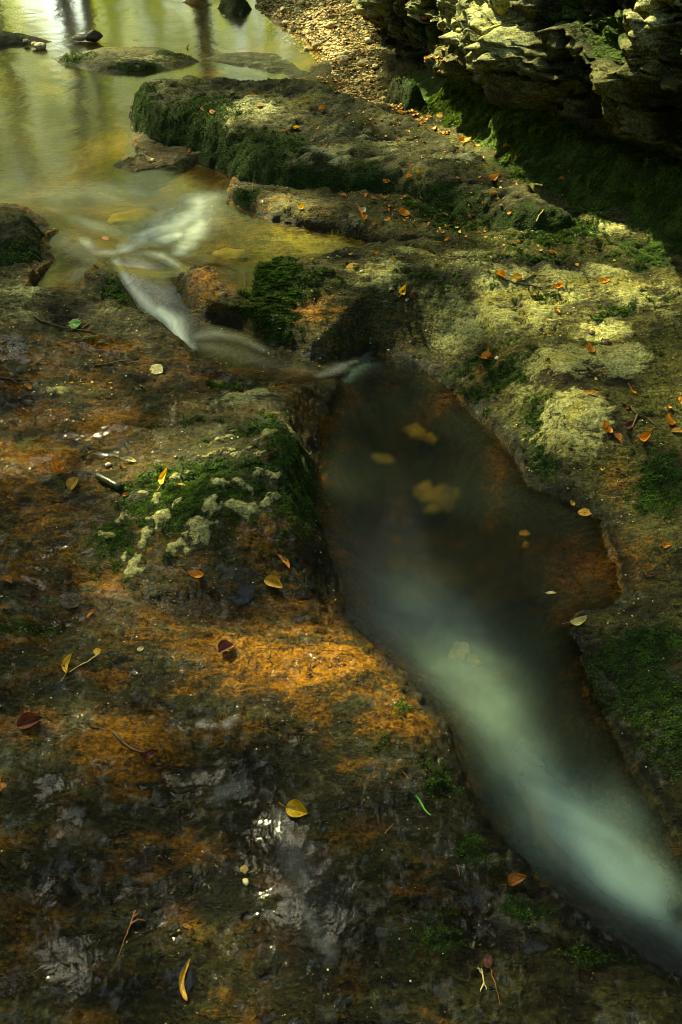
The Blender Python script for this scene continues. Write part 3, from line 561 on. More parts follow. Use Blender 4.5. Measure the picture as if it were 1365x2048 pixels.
sL, zL_ = edge([(800,70),(860,100),(915,160),(963,155),(1003,178),(1053,205),(1098,215),(1143,230),(1188,245),(1223,265),(1273,274),(1365,300)], -.02)
sM, zM_ = edge([(800,110),(900,160),(963,190),(1000,215),(1100,255),(1200,295),(1365,345)], -.12)
print('edges', np.round(np.c_[sU, zU_], 2).tolist(), np.round(np.c_[sL, zL_], 2).tolist(), np.round(zM_, 2))
sm = lambda v: np.convolve(np.pad(v, 12, 'edge'), np.ones(25)/25, 'valid')
zU = sm(np.interp(ss_, sU, zU_)); zL = np.minimum(sm(np.interp(ss_, sL, zL_)), zU-.04); zM = np.minimum(sm(np.interp(ss_, sM, zM_)), zL-.035)
zbase = sm(np.interp(ss_, [0, 3, 4.5, 6, 7, 9], [.2, .22, .22, .22, .22, .2]))
prof = [(zbase-.25, .06), (zbase-.02, .03), (zbase*.5+zM*.5, -.05), (zM, -.12), (zM+.01, -.22), (zL-.012, -.20), (zL, -.03), (zL+.02, .0), (zU*.7+zL*.3, -.01), (zU-.012, -.05), (zU, .06), (zU+.03, .085), (zU+.25, .04), (zU+.6, -.04), (zU+1.1, -.12), (zU*0+3.0, -.35)]
Zc = np.stack([p[0] for p in prof], 1); Dc = np.stack([np.full(NS, p[1]) for p in prof], 1)
par = np.array([0, .05, .12, .19, .23, .27, .30, .32, .37, .41, .44, .47, .64, .8, .9, 1.0])
tt = np.linspace(0, 1, NT)
Zg = np.stack([np.interp(tt, par, Zc[i]) for i in range(NS)]); Dg = np.stack([np.interp(tt, par, Dc[i]) for i in range(NS)])
Bx = B[:, 0][:, None]; By = B[:, 1][:, None]; Nx = NRM[:, 0][:, None]; Ny = NRM[:, 1][:, None]
def build(dg): return (Bx+Nx*dg), (By+Ny*dg)
cx, cy = build(Dg); Sg = np.repeat(ss_[:, None], NT, 1)
rocky = sstep(.27, .31, tt)[None, :]; bankm = 1-sstep(.20, .26, tt)[None, :]
wz = Zg+.03*fbm(Sg*3, Zg*5, .3, 2)
v1, e1 = blocks(Sg*3.4, wz*4.6+.3*Sg, cx*0+.5, 21, .9); v2, e2 = blocks(Sg*9+9, wz*13, cx*0+.5, 31, 1.2); v3, e3 = blocks(Sg*24, wz*30, cx*0+.5, 41, 1.2)
disp = rocky*(.095*(v1-.55)*(.3+.7*sstep(0, .16, e1))+.058*(v2-.55)*(.3+.7*sstep(0, .2, e2))+.022*(v3-.5)*sstep(0, .2, e3)-.03*np.exp(-e1/.05)-.018*np.exp(-e2/.07)+.012*fbm(Sg*12, Zg*18, 2., 4)+.006*fbm(Sg*50, Zg*70, 2., 3, .6))
# vertical ribs running down the face
disp = disp+rocky*.085*fbm(Sg*4.2+Zg*.9, Zg*.8, 4.4, 2)
lay = Zg*24+1.5*fbm(Sg*2.2, Zg*3, 3., 3)+Sg*1.1; disp = disp+rocky*.020*(sstep(.0, .7, lay-np.floor(lay))-(lay-np.floor(lay)))*2*(.4+.6*np.clip(.5+fbm(Sg*3, Zg*3, 1., 2), 0, 1))
disp = disp+bankm*(.045*fbm(Sg*6, Zg*7, 7., 4)+.016*ridged(Sg*16, Zg*8, 1., 3))
Zg2 = Zg+rocky*(.03*(v2-.5)*sstep(.3, .34, tt)[None, :]+.010*fbm(Sg*30, Zg*30, 5., 3))+.02*fbm(Sg*4, tt[None, :]*6+0*Sg, 5., 3)*rocky
cx, cy = build(Dg+disp)
V = np.stack([cx, cy, Zg2], -1).reshape(-1, 3)
far = sstep(3.6, 5.2, cy)
mo = np.clip(bankm*.95+rocky*(.22+.5*np.clip(fbm(Sg*2.2, Zg*2.8, 8., 3), 0, 1))*(1-.6*sstep(.5, 1, tt)[None, :])-.25*far*0, 0, 1)
pa = np.clip(rocky*(.35+.55*fbm(Sg*1.7+2, Zg*2.2, 2., 3)+.35*blob(cx, cy, 1270, 90, 90, 200, .8))*sstep(.42, .46, tt)[None, :]+rocky*.12, 0, 1)
oc = bankm*.15+.1*rocky+0*Sg
rl = np.clip((disp-np.mean(disp))*14, -1, 1)
V2, Q2 = V, grid_faces(NS, NT)[:, ::-1]
c = np.array([*P2(1365, 505, .36), 0])
M_cliff = rock_mat('cliff_limestone', dark=(.035, .035, .014), mid=(.15, .145, .06), pale=(.31, .32, .16), mossc=((.028, .052, .008), (.10, .165, .025)))  # moss colours lightened here to make up for the shade under the overhang
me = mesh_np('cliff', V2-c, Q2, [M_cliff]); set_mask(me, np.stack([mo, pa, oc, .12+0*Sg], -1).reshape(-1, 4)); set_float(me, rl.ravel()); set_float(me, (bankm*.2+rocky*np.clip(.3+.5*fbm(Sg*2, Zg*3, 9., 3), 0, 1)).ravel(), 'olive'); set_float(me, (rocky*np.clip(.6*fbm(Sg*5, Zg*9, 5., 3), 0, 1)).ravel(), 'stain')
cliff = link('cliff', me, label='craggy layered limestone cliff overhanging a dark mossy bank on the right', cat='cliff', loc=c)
print('cliff ok')
#PART3
# ------------------------------------------------------------------ moss tufts, grit, gravel
def scatter_blades(pts, size, name, mat, label, kind='stuff', blades=3, up=.75, flat=.5):
    n = len(pts); rows = []
    for b in range(blades):
        a = rng.uniform(0, 2*np.pi, n); tl = rng.uniform(.2, 1.1, n); s = size*(.6+.8*rng.random(n))
        d = np.stack([np.cos(a)*np.sin(tl), np.sin(a)*np.sin(tl), np.cos(tl)*up+.1], 1)*s[:, None]
        sd = np.stack([-np.sin(a), np.cos(a), 0*a], 1)*(s*.30)[:, None]
        rows.append(np.stack([pts-sd*.4, pts+d*flat+sd, pts+d, pts+d*flat-sd], 1))
    V = np.concatenate(rows).reshape(-1, 3)
    me = mesh_np(name, V, np.arange(len(V)).reshape(-1, 4), [mat], False)
    return link(name, me, label=label, kind=kind)
M_moss = simple_mat('moss_leaves', (.020, .034, .005), (.085, .165, .014), 34, .6, 0, .3, trans=.25)
def pick(V, m, n, thr=.45):
    w = np.clip(m-thr, 0, 1)**.7; w = w*np.maximum(V[:, 1]+.4, .2)**1.2
    w /= w.sum(); i = rng.choice(len(V), n, p=w)
    return V[i]+rng.normal(size=(n, 3))*[.002, .002, .0005]
vis = (BED[:, 1] < 3.4) & (BED[:, 1] > .1) & (np.abs(BED[:, 0]) < 1.6)
mm = np.where(vis, GR_MASK[:, 0]+.45*fbm(BED[:, 0]*30, BED[:, 1]*30, 3., 2)-.1, 0)
mp_ = [pick(BED, mm, 70000, .35)]
sizes = .0022+.0011*mp_[0][:, 1]
for o in ROCKS:
    me = o.data; V = np.empty(len(me.vertices)*3, np.float32); me.vertices.foreach_get('co', V); V = V.reshape(-1, 3)+np.array(o.location)
    mk = np.empty(len(me.vertices)*4, np.float32); me.color_attributes['mask'].data.foreach_get('color', mk); mk = mk.reshape(-1, 4)[:, 0]
    m = np.where(V[:, 2] > ZW+.01, mk, 0); cnt = int(min(22000, (m > .4).sum()*.8))
    if cnt > 200:
        p = pick(V, m, cnt, .4); mp_.append(p); sizes = np.r_[sizes, .0022+.0011*p[:, 1]]
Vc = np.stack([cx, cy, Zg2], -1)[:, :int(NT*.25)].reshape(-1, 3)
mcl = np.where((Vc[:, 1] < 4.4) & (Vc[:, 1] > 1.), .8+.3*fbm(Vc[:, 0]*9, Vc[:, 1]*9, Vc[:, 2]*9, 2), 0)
scatter_blades(np.concatenate(mp_), sizes, 'moss', M_moss, 'green moss carpet on the rocks')
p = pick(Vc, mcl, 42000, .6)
scatter_blades(p, .0026+.0014*p[:, 1], 'moss', simple_mat('bank_moss_leaves_brightened', (.05, .085, .012), (.18, .27, .03), 20, .6, 0, .3, trans=.25), 'feathery olive moss hanging on the bank below the cliff')  # moss colour brightened in place of fill light in the bank's deep shade
def hgt(x, y):
    r = np.clip(np.round(np.interp(y, yy_bed, np.arange(NY))).astype(int), 0, NY-1)
    c = np.clip(np.round(np.interp(x/(1.25+.66*np.maximum(y+.2, 0)), u_bed, np.arange(NX))).astype(int), 0, NX-1)
    return Z_bed[r, c]
_t = np.linspace(0, 1, NY); yy_bed = -.45+10.2*(np.exp(2.3*_t)-1)/(math.exp(2.3)-1); _u = np.linspace(-1, 1, NX); u_bed = _u*(.55+.45*np.abs(_u)**2.2)
Z_bed = BED[:, 2].reshape(NY, NX)
import bmesh
def ico(sub=1):
    bm = bmesh.new(); bmesh.ops.create_icosphere(bm, subdivisions=sub, radius=1); V = np.array([v.co[:] for v in bm.verts]); Q = np.array([[v.index for v in f.verts] for f in bm.faces]); bm.free(); return V, Q
I1 = ico(1); I3 = ico(3)
def stones_mesh(pts, size, squash=.6):
    n = len(pts); V0, Q0 = I1
    sc_ = size[:, None, None]*(rng.uniform(.7, 1.3, (n, 1, 3)))*np.array([1, 1, squash])
    V = V0[None]*(1+.22*rng.normal(size=(n, len(V0), 1)).clip(-1.2, 1.2))*sc_
    a = rng.uniform(0, 6.28, n); ca, sa = np.cos(a)[:, None], np.sin(a)[:, None]
    V = np.stack([V[..., 0]*ca-V[..., 1]*sa, V[..., 0]*sa+V[..., 1]*ca, V[..., 2]], -1)+pts[:, None]
    return V.reshape(-1, 3), (Q0[None]+(np.arange(n)*len(V0))[:, None, None]).reshape(-1, 3)
def in_px(poly_px, z, n):
    Pw = poly(poly_px, z); lo, hi = Pw.min(0), Pw.max(0); out = []
    while sum(map(len, out)) < n:
        q = rng.uniform(lo, hi, (n*3, 2)); out.append(q[sdf(Pw, q[:, 0], q[:, 1]) > 0])
    return np.concatenate(out)[:n]
def stone_mat(name, cols, scale=9):
    m, nt = new_mat(name); n = N(nt); pos = geo_pos(n)
    r = n('ShaderNodeTexVoronoi', {'Vector': pos, 'Scale': scale*9.0}).outputs['Color']; s = n('ShaderNodeSeparateColor', {'Color': r})
    c = n.mix(n.ss(s.outputs[0], .15, .6), cols[0], cols[1]); c = n.mix(n.ss(s.outputs[1], .72, .8), c, cols[2])
    g = n.noise(pos, 160, 4, .6).outputs[0]; c = n.mix(n.math('MULTIPLY', n.ss(g, .5, .7), .4), c, (.05, .04, .02))
    b = n('ShaderNodeBump', {'Height': g, 'Strength': .5, 'Distance': .003}).outputs[0]
    p = n('ShaderNodeBsdfPrincipled', {'Base Color': c, 'Roughness': .6, 'Normal': b}); n('ShaderNodeOutputMaterial', {'Surface': p.outputs[0]}); return m
M_gr = stone_mat('gravel_stone', [(.09, .055, .014), (.34, .21, .05), (.52, .42, .17)])
M_peb = stone_mat('pebble_stone', [(.26, .18, .06), (.42, .32, .13), (.55, .47, .26)], 4)
bar = [(510,-60),(520,25),(560,50),(620,88),(660,112),(665,135),(700,165),(760,185),(770,120),(760,60),(745,-60)]
g1 = in_px(bar, .31, 7000); g2 = in_px([(610,172),(720,165),(800,190),(880,210),(950,225),(930,245),(800,215),(680,195)], .33, 900)
g3 = in_px([(-60,-60),(35,-60),(40,30),(20,55),(-60,50)], .27, 1200); g4 = in_px([(560,60),(625,95),(655,118),(700,130),(640,60)], .24, 900)
g = np.concatenate([g1, g2, g3, g4]); dist = noise(g[:, 0]*6, g[:, 1]*6, 1.)
gz = hgt(g[:, 0], g[:, 1])
V, Q = stones_mesh(np.stack([g[:, 0], g[:, 1], gz+.002], 1), .006+.009*rng.random(len(g))**2.5)
link('gravel', mesh_np('gravel', V, Q, [M_gr], False), label='ochre gravel of the bar at the far right shore', kind='stuff')
# fine grit and flecks lying on the rock
gr = np.stack([rng.uniform(-1.1, 1.5, 16000), rng.uniform(.35, 4.2, 16000)], 1)
gr = gr[noise(gr[:, 0]*5, gr[:, 1]*5, 3.) > -.1]; s1 = sdf(POOL, gr[:, 0], gr[:, 1]); s2 = sdf(UPPER, gr[:, 0], gr[:, 1]); gr = gr[(s1 < 0) & (s2 < 0)]
V, Q = stones_mesh(np.stack([gr[:, 0], gr[:, 1], hgt(gr[:, 0], gr[:, 1])+.0008], 1), (.0009+.0016*rng.random(len(gr))**3)*(.6+.4*gr[:, 1]), .4)
link('grit', mesh_np('grit', V, Q, [stone_mat('grit', [(.03, .022, .01), (.16, .11, .04), (.55, .48, .26)])], False), label='scattered grit and flecks lying on the rock', kind='stuff')
# ------------------------------------------------------------------ loose things laid on the surfaces
bpy.context.view_layer.update(); DG = bpy.context.evaluated_depsgraph_get()
def drop(px, py, water=True):
    o = Vector(CAM); d = Vector(ray(px, py)).normalized()
    for _ in range(6):
        ok, loc, nrm, idx, ob, mat = sc.ray_cast(DG, o, d)
        if not ok: return None
        if ob.name.startswith(('moss', 'grit', 'gravel')) or ((not water or 'cascade' in ob.name) and 'water' in ob.name): o = loc+d*1e-4; continue
        if nrm.dot(d) > 0: nrm = -nrm
        return loc, nrm
    return None
def leaf_mat(name, c1, c2, vein, blot):
    m, nt = new_mat(name); n = N(nt)
    tc = n('ShaderNodeTexCoord').outputs['Object']; rnd = n('ShaderNodeObjectInfo').outputs['Random']
    off = n('ShaderNodeVectorMath', {0: tc, 1: n('ShaderNodeCombineXYZ', {0: n.math('MULTIPLY', rnd, 9), 1: rnd, 2: 0.0}).outputs[0]}, operation='ADD').outputs[0]
    a = n.noise(off, 2.2, 4, .6).outputs[0]; c = n.mix(n.ss(a, .38, .62), c1, c2)
    sx = n('ShaderNodeSeparateXYZ', {0: tc}); ay = n.math('ABSOLUTE', sx.outputs[1], 0)
    mid = n.ss(ay, .035, .012)
    sv = n.math('SINE', n.math('MULTIPLY', n.math('SUBTRACT', sx.outputs[0], n.math('MULTIPLY', ay, .9)), 52.0), 0); sv = n.math('MULTIPLY', n.ss(sv, .80, .98), .55)
    c = n.mix(n.math('MAXIMUM', mid, sv), c, vein)
    c = n.mix(n.math('MULTIPLY', n.ss(n.noise(off, 3.4, 5, .65).outputs[0], .54, .66), .85), c, blot)
    b = n('ShaderNodeBump', {'Height': n.math('ADD', n.math('MULTIPLY', sv, -.4), a), 'Strength': .5, 'Distance': .05}).outputs[0]
    p = n('ShaderNodeBsdfPrincipled', {'Base Color': c, 'Roughness': .42, 'Normal': b, 'Coat Weight': .25, 'Coat Roughness': .15}).outputs[0]
    t = n('ShaderNodeBsdfTranslucent', {'Color': c}).outputs[0]
    n('ShaderNodeOutputMaterial', {'Surface': n('ShaderNodeMixShader', {0: .25, 1: p, 2: t}).outputs[0]}); return m
LM = {'yellow': leaf_mat('yellow_leaf', (.85, .55, .03), (.80, .42, .02), (.55, .30, .02), (.28, .10, .01)),
 'gold': leaf_mat('gold_leaf', (.72, .45, .06), (.60, .30, .03), (.40, .20, .02), (.20, .09, .02)),
 'orange': leaf_mat('orange_leaf', (.90, .40, .03), (.80, .27, .02), (.40, .09, .01), (.20, .05, .01)),
 'rust': leaf_mat('rust_leaf', (.62, .24, .03), (.45, .14, .02), (.18, .04, .01), (.10, .03, .01)),
 'maroon': leaf_mat('maroon_leaf', (.16, .035, .018), (.10, .025, .012), (.06, .015, .01), (.03, .01, .01)),
 'brown': leaf_mat('brown_leaf', (.14, .07, .025), (.07, .035, .015), (.05, .02, .01), (.03, .015, .01)),
 'cream': leaf_mat('cream_leaf', (.85, .75, .38), (.78, .62, .25), (.5, .4, .2), (.45, .28, .08)),
 'white': leaf_mat('white_leaf', (.80, .82, .66), (.72, .75, .52), (.5, .5, .35), (.6, .6, .4)),
 'green': leaf_mat('green_leaf', (.10, .35, .03), (.16, .42, .04), (.05, .16, .02), (.35, .12, .03))}
def blade(shape):
    nu, nv = 18, 9
    wd, fold, curl, roll, skew, ser = {'oval': (.36, .22, .10, 0, .02, .05), 'flat': (.40, .06, .04, 0, .0, .05), 'round': (.56, .10, .06, 0, .0, .03), 'curl': (.30, .5, .55, .0, .06, .04), 'roll': (.34, 0, .22, 2.3, .03, .03), 'narrow': (.17, .35, .28, 0, .10, .03), 'fold': (.40, 1.1, .15, 0, .04, .05), 'slug': (.12, 0, .16, 2.4, .10, .02)}[shape]
    V = []
    for i in range(nu):
        t = i/(nu-1); w = wd*(math.sin(math.pi*min(1, t**.85))**.75)*(1 if t < .75 else 1-(t-.75)*.9)+.004
        for j in range(nv):
            v = -1+2*j/(nv-1); e = 1+ser*math.sin(i*3.1)*abs(v)**6
            yv = v*w*e; zv = fold*abs(yv)+.03*math.sin(7*t+3*v)
            if roll:
                r = wd*.62; th = yv/r*(roll/2.2); yv = r*math.sin(th); zv = r*(1-math.cos(th))
            xv = t-.5; zc_ = curl*(4*(t-.5)**2)-.25*curl
            V.append((xv*(1-.25*curl), yv+skew*math.sin(math.pi*t)*2, zv+zc_))
    Q = [(i*nv+j, i*nv+j+1, (i+1)*nv+j+1, (i+1)*nv+j) for i in range(nu-1) for j in range(nv-1)]
    return np.array(V), np.array(Q)
BL = {}
for s_ in ('oval', 'flat', 'round', 'curl', 'roll', 'narrow', 'fold', 'slug'):
    V, Q = blade(s_); V[:, 2] -= V[:, 2].min(); me = mesh_np('leaf_'+s_, V, Q, [LM['orange']])
    i0 = V[:9].mean(0); v2, q2 = tube([i0+[.04, 0, 0], i0+[-.08, .01, .015], i0+[-.20, .05, .0], i0+[-.34, .12, -.01]], [.014, .013, .011, .014], 5)
    BL[s_] = (me, mesh_np('stem_'+s_, v2, q2, [LM['orange']]))
from mathutils import Matrix
def place(px, py, L, ang, water=True, lift=.0015, cap=1.15, tilt=0.0):
    L = L*.92
    h = drop(px, py, water)
    if h is None: return None
    loc, nrm = h
    a = math.radians(ang); dx, dy = math.cos(a)*L/2, -math.sin(a)*L/2
    A = PA(px-dx, py-dy, loc.z); B_ = PA(px+dx, py+dy, loc.z); v = Vector(B_-A); ln = v.length
    dep = (Vector(loc)-Vector(CAM)).dot(Vector(FW)); ln = min(ln, cap*L/F*dep)
    nrm = (nrm+Vector((0, 0, 1.2))).normalized()
    nrm = (nrm+Vector((random.uniform(-.3, .3)+0, -.28+random.uniform(-.2, .2), 0))*(.7+tilt)).normalized()
    xax = (v-nrm*v.dot(nrm)).normalized(); yax = nrm.cross(xax)
    M = Matrix((xax, yax, nrm)).transposed().to_4x4()
    return M, loc+nrm*lift, ln
def leaf(px, py, L, ang, shape, col, label, cat='leaf', group='fallen leaves', stem=True, name='leaf', water=True, cap=1.15):
    r = place(px, py, L, ang, water, cap=cap)
    if r is None: print('MISS', px, py); return
    M, loc, ln = r; wdt = random.uniform(.62, .95)
    if L < 30:
        if shape in ('oval', 'flat', 'fold', 'curl') and random.random() < .55: shape = random.choice(['curl', 'narrow', 'fold', 'roll'])
        ln *= 1.06; wdt = max(wdt, .78)
    o = bpy.data.objects.new(name, BL[shape][0]); COL.objects.link(o); o.matrix_world = Matrix.Translation(loc) @ M @ Matrix.Diagonal((ln, ln*wdt, ln*random.uniform(.7, 1.2), 1))
    o.material_slots[0].link = 'OBJECT'; o.material_slots[0].material = LM[col]
    o['label'] = label; o['category'] = cat; o['group'] = group
    if stem and L >= 18 and shape != 'slug':
        s = bpy.data.objects.new('stem', BL[shape][1]); COL.objects.link(s); s.parent = o
        s.material_slots[0].link = 'OBJECT'; s.material_slots[0].material = LM[col]
    return o
LEAVES = [
(597,1620,54,-15,'fold','yellow','large bright yellow leaf with a brown fold, alone on dark wet rock near the front'),
(400,1154,42,-10,'curl','orange','red orange curled leaf with a hole, on the rock below the mossy hump'),
(550,1170,46,-25,'fold','gold','brown spotted yellow leaf right of the red orange curled one'),
(568,1127,40,-45,'narrow','orange','thin orange curl leaning at the dark edge above the spotted leaf'),
(452,1302,42,35,'fold','maroon','dark red leaf half sunk above the orange sunlit rock'),
(142,1202,50,-8,'flat','brown','dark brown flat leaf shining wet on the left shelf'),
(144,1160,34,55,'curl','brown','dull brown leaf standing on edge above the dark wet flat leaf'),
(70,1212,26,75,'narrow','maroon','small dark leaf left of the dark wet flat leaf'),
(185,1228,32,40,'narrow','rust','red brown narrow leaf right of the dark wet flat leaf'),
(138,1330,48,72,'narrow','yellow','slim yellow leaf joined by a pale stalk to a round one'),
(196,1304,18,10,'round','yellow','small round yellow leaf at the end of a pale stalk'),
(282,1298,16,20,'flat','cream','tiny pale leaf right of the round yellow one'),
(15,1165,24,-20,'curl','rust','rust leaf at the left edge of the shelf'),
(257,925,38,-5,'narrow','cream','pale yellow pointed leaf beside the puddle above the moss'),
(240,932,16,-5,'narrow','rust','small rust scrap just left of the pale pointed leaf'),
(332,960,44,62,'narrow','yellow','slender yellow leaf standing up from the moss'),
(362,972,20,-4,'narrow','gold','small golden strip right of the slender standing yellow leaf'),
(114,945,36,-48,'curl','orange','orange brown leaf lying diagonally in the brown puddle'),
(150,970,32,52,'fold','gold','tan leaf curled beside the dark piece of bark'),
(252,992,14,0,'flat','rust','rust fleck under the end of the dark log'),
(59,776,22,-40,'oval','orange','orange leaf at the end of a bare twig on the upper left shelf'),
(150,651,38,8,'round','green','round green leaf with red marks on the upper left shelf'),
(314,741,30,-20,'round','cream','pale yellow round leaf floating in a small puddle'),
(212,478,16,-20,'oval','rust','tan leaf caught on the rim above the cascade'),
(62,1444,62,18,'fold','maroon','large dark maroon leaf under thin water at the left'),
(300,1512,44,30,'curl','maroon','crumpled maroon leaf at the end of a bare twig'),
(2,1570,34,80,'round','rust','rust leaf cut by the left edge of the picture'),
(380,1962,92,84,'slug','gold','long rolled golden brown leaf standing at the front edge'),
(1030,1762,50,22,'curl','rust','brown curled leaf on the bank beside the milky water'),
(976,1922,32,80,'oval','maroon','dull red leaf above the forked yellow stalk'),
(1160,1249,44,12,'curl','cream','cream curled leaf on the right rim of the pool'),
(1218,1248,11,80,'oval','gold','tiny golden leaf right of the cream curled one'),
(1145,1010,16,-50,'oval','yellow','small yellow leaf at the tip of the right pool bank'),
(1172,1026,36,8,'flat','gold','brownish yellow leaf lying in the water at the right pool bank'),
(1102,1190,24,-5,'oval','cream','pale leaf drifting in the right cove of the pool'),
(1303,1157,40,2,'narrow','maroon','thin dark red leaf on the bank right of the pool'),
(1328,1094,26,12,'curl','orange','orange curled leaf near the right edge above the dark red one'),
(1238,945,20,-30,'curl','maroon','small dark red leaf in the sandy hollow at the right'),
(1180,790,38,-4,'narrow','orange','curved orange leaf on the pale patch above the grey white boulder top'),
(1263,786,22,-35,'narrow','orange','slim orange leaf right of the curved one'),
(1212,862,32,-35,'curl','orange','bright orange curled leaf beside the branching twig'),
(1237,877,18,-50,'fold','rust','rust leaf between the bright orange curl and the brown one'),
(1214,849,12,-10,'fold','orange','small orange leaf above the bright curl beside the twig'),
(1258,857,26,30,'curl','maroon','dark red brown leaf under the branching twig'),
(1289,881,38,28,'curl','orange','long orange leaf right below the branching twig'),
(1338,850,32,-40,'curl','orange','tangled orange leaf in the right edge cluster, upper one'),
(1354,866,24,-10,'fold','gold','golden leaf in the right edge cluster, lower one'),
(1361,802,18,-60,'oval','orange','orange leaf touching the right edge above the cluster'),
(1258,818,13,10,'fold','rust','red scrap at the upper end of the branching twig'),
(975,720,32,-14,'fold','orange','orange leaf lying in the sandy dimple right above the dark pool'),
(980,706,20,100,'narrow','orange','upright orange sliver behind the leaf in the sandy dimple'),
(1178,702,28,-35,'curl','orange','orange curl below the two seed husks'),
(1213,746,15,-30,'oval','orange','small orange leaf on the pale bump under the husks'),
(1113,622,18,-20,'fold','orange','orange leaf on the pale rock crest above the sandy hollow'),
(706,535,28,12,'flat','yellow','yellow leaf on top of the rounded mossy shoulder'),
(807,588,26,60,'fold','yellow','yellow leaf tilted up beside a white one'),
(816,602,15,30,'oval','white','small white leaf below the tilted yellow one'),
(828,591,20,15,'curl','brown','brown leaf right of the tilted yellow one'),
(757,509,18,20,'flat','orange','orange leaf at the end of the yellow water'),
(785,520,18,-60,'oval','orange','orange leaf pointing down beside the striped rock end'),
(703,509,10,0,'oval','gold','small golden leaf on the mossy rim beside the yellow water'),
(999,555,24,-5,'fold','orange','orange leaf left of the dark forked twig'),
(1118,577,26,4,'fold','orange','orange leaf in the dark hollow right of the forked twig'),
(1208,566,30,-8,'curl','orange','orange leaf with a raised tip in the middle of the right shelf'),
(1035,561,22,4,'flat','gold','golden leaf lying under the dark forked twig'),
(1105,507,20,-2,'flat','orange','flat orange leaf near the foot of the dark bank'),
(1036,486,11,0,'fold','orange','small orange leaf on the edge behind the right shelf'),
(1075,494,8,-60,'oval','yellow','tiny yellow leaf right of the small orange one on the shelf edge'),
(1229,522,9,0,'oval','orange','tiny orange leaf on the far right shelf'),
(1155,530,9,-30,'oval','yellow','tiny yellow leaf in the middle of the right shelf rim'),
(897,481,18,15,'fold','orange','orange leaf over the low rock crack behind the right shelf'),
(884,232,18,40,'round','yellow','largest yellow leaf in the litter under the cliff'),
(803,229,14,20,'fold','yellow','yellow leaf left in the litter under the cliff'),
(858,234,13,-10,'oval','orange','orange leaf next to the largest yellow one in the litter'),
(1107,96,15,45,'oval','cream','pale leaf stuck on the face of the cliff'),
(728,248,9,-20,'oval','yellow','tiny yellow leaf on bare rock near the gravel'),
(930,287,34,-6,'curl','orange','heap forming orange leaf at the foot of the cliff'),
(950,293,22,-10,'fold','rust','rust leaf in the heap at the foot of the cliff'),
(1013,295,15,4,'flat','orange','orange leaf right of the heap at the cliff foot'),
(993,306,15,-8,'flat','rust','rust leaf below the heap at the cliff foot'),
(1036,316,12,0,'fold','rust','rust scrap on the mossy bank foot'),
(823,340,18,-30,'fold','orange','orange leaf upper of three on the ledge crest'),
(836,346,11,-10,'oval','yellow','yellow leaf beside the upper orange one on the ledge crest'),
(819,356,14,10,'fold','orange','orange leaf lower of three on the ledge crest'),
(774,365,18,-6,'flat','orange','orange leaf on the dark front of the long ledge'),
(985,362,32,30,'curl','orange','long wavy orange leaf on the right part of the ledge'),
(988,387,14,20,'fold','orange','bright orange leaf below the long wavy one'),
(995,398,9,0,'oval','gold','tiny gold leaf below the bright orange one'),
(1124,360,14,-4,'flat','orange','orange leaf on the dark rock below the mossy bank'),
(1140,346,14,20,'curl','rust','rust curl on the dark rock below the mossy bank'),
(733,392,16,55,'fold','orange','orange leaf leftmost of the row under the long ledge'),
(748,397,13,-5,'flat','orange','orange leaf middle of the row under the long ledge'),
(766,399,16,-12,'curl','gold','golden leaf rightmost of the row under the long ledge'),
(688,393,12,-10,'fold','orange','orange leaf left of the row under the long ledge'),
(720,425,26,-55,'narrow','orange','orange stalk like leaf leaning against the white leaf'),
(727,422,18,60,'oval','white','white leaf upright on the low dark ledge'),
(730,438,16,70,'fold','orange','orange leaf hanging below the white leaf'),
(775,439,16,-8,'flat','orange','orange leaf flat on the low dark ledge'),
(808,431,30,-15,'curl','orange','wide curled orange leaf right on the low dark ledge'),
(749,450,13,4,'fold','orange','orange leaf near the lip of the low dark ledge'),
(890,430,13,-15,'fold','orange','orange leaf in the crack of the middle rocks'),
(943,432,14,5,'flat','rust','rust leaf right in the crack of the middle rocks'),
(1020,426,11,20,'oval','orange','small orange leaf on the right of the middle rocks'),
(913,448,13,-5,'fold','rust','rust leaf on the brown seam of the middle rocks'),
(594,257,16,5,'oval','yellow','yellow leaf on the bare top of the long ledge'),
(637,259,12,10,'flat','orange','orange leaf right of the yellow one on the long ledge'),
(651,294,13,50,'fold','orange','orange leaf above the mossy drop of the long ledge'),
(572,262,9,60,'fold','rust','tiny rust leaf left of the yellow one on the long ledge'),
(645,220,15,0,'curl','orange','orange curl on the far side of the long ledge'),
(616,204,9,40,'oval','orange','tiny orange leaf left of the far orange curl'),
(407,219,12,-15,'oval','rust','rust leaf on the mossy left part of the long ledge'),
(425,226,15,-35,'oval','orange','orange leaf at the moss edge of the long ledge'),
(503,191,12,-45,'fold','rust','rust leaf near the top left rim of the long ledge'),
(520,210,15,-5,'flat','gold','golden brown leaf under the top rim of the long ledge'),
(604,419,18,18,'oval','yellow','yellow leaf on the left half of the low dark ledge'),
(300,323,22,-8,'flat','cream','pale leaf on the small flat wet rock'),
(344,161,10,70,'narrow','rust','tiny upright rust leaf on the far rim of the ledge'),
(380,302,10,60,'fold','orange','orange scrap between the flat rock and the ledge'),
(378,96,13,35,'narrow','orange','orange leaf on the right end of the rock island'),
(272,81,11,0,'flat','orange','small orange leaf on the top rim of the rock island'),
(446,32,11,0,'flat','white','white leaf floating before the far boulder'),
(1175,655,9,30,'oval','rust','rust scrap on the sandy crest by the husks'),
(672,1500,0,0,'oval','rust',''),
]
for L_ in LEAVES:
    if L_[6]: leaf(*L_)
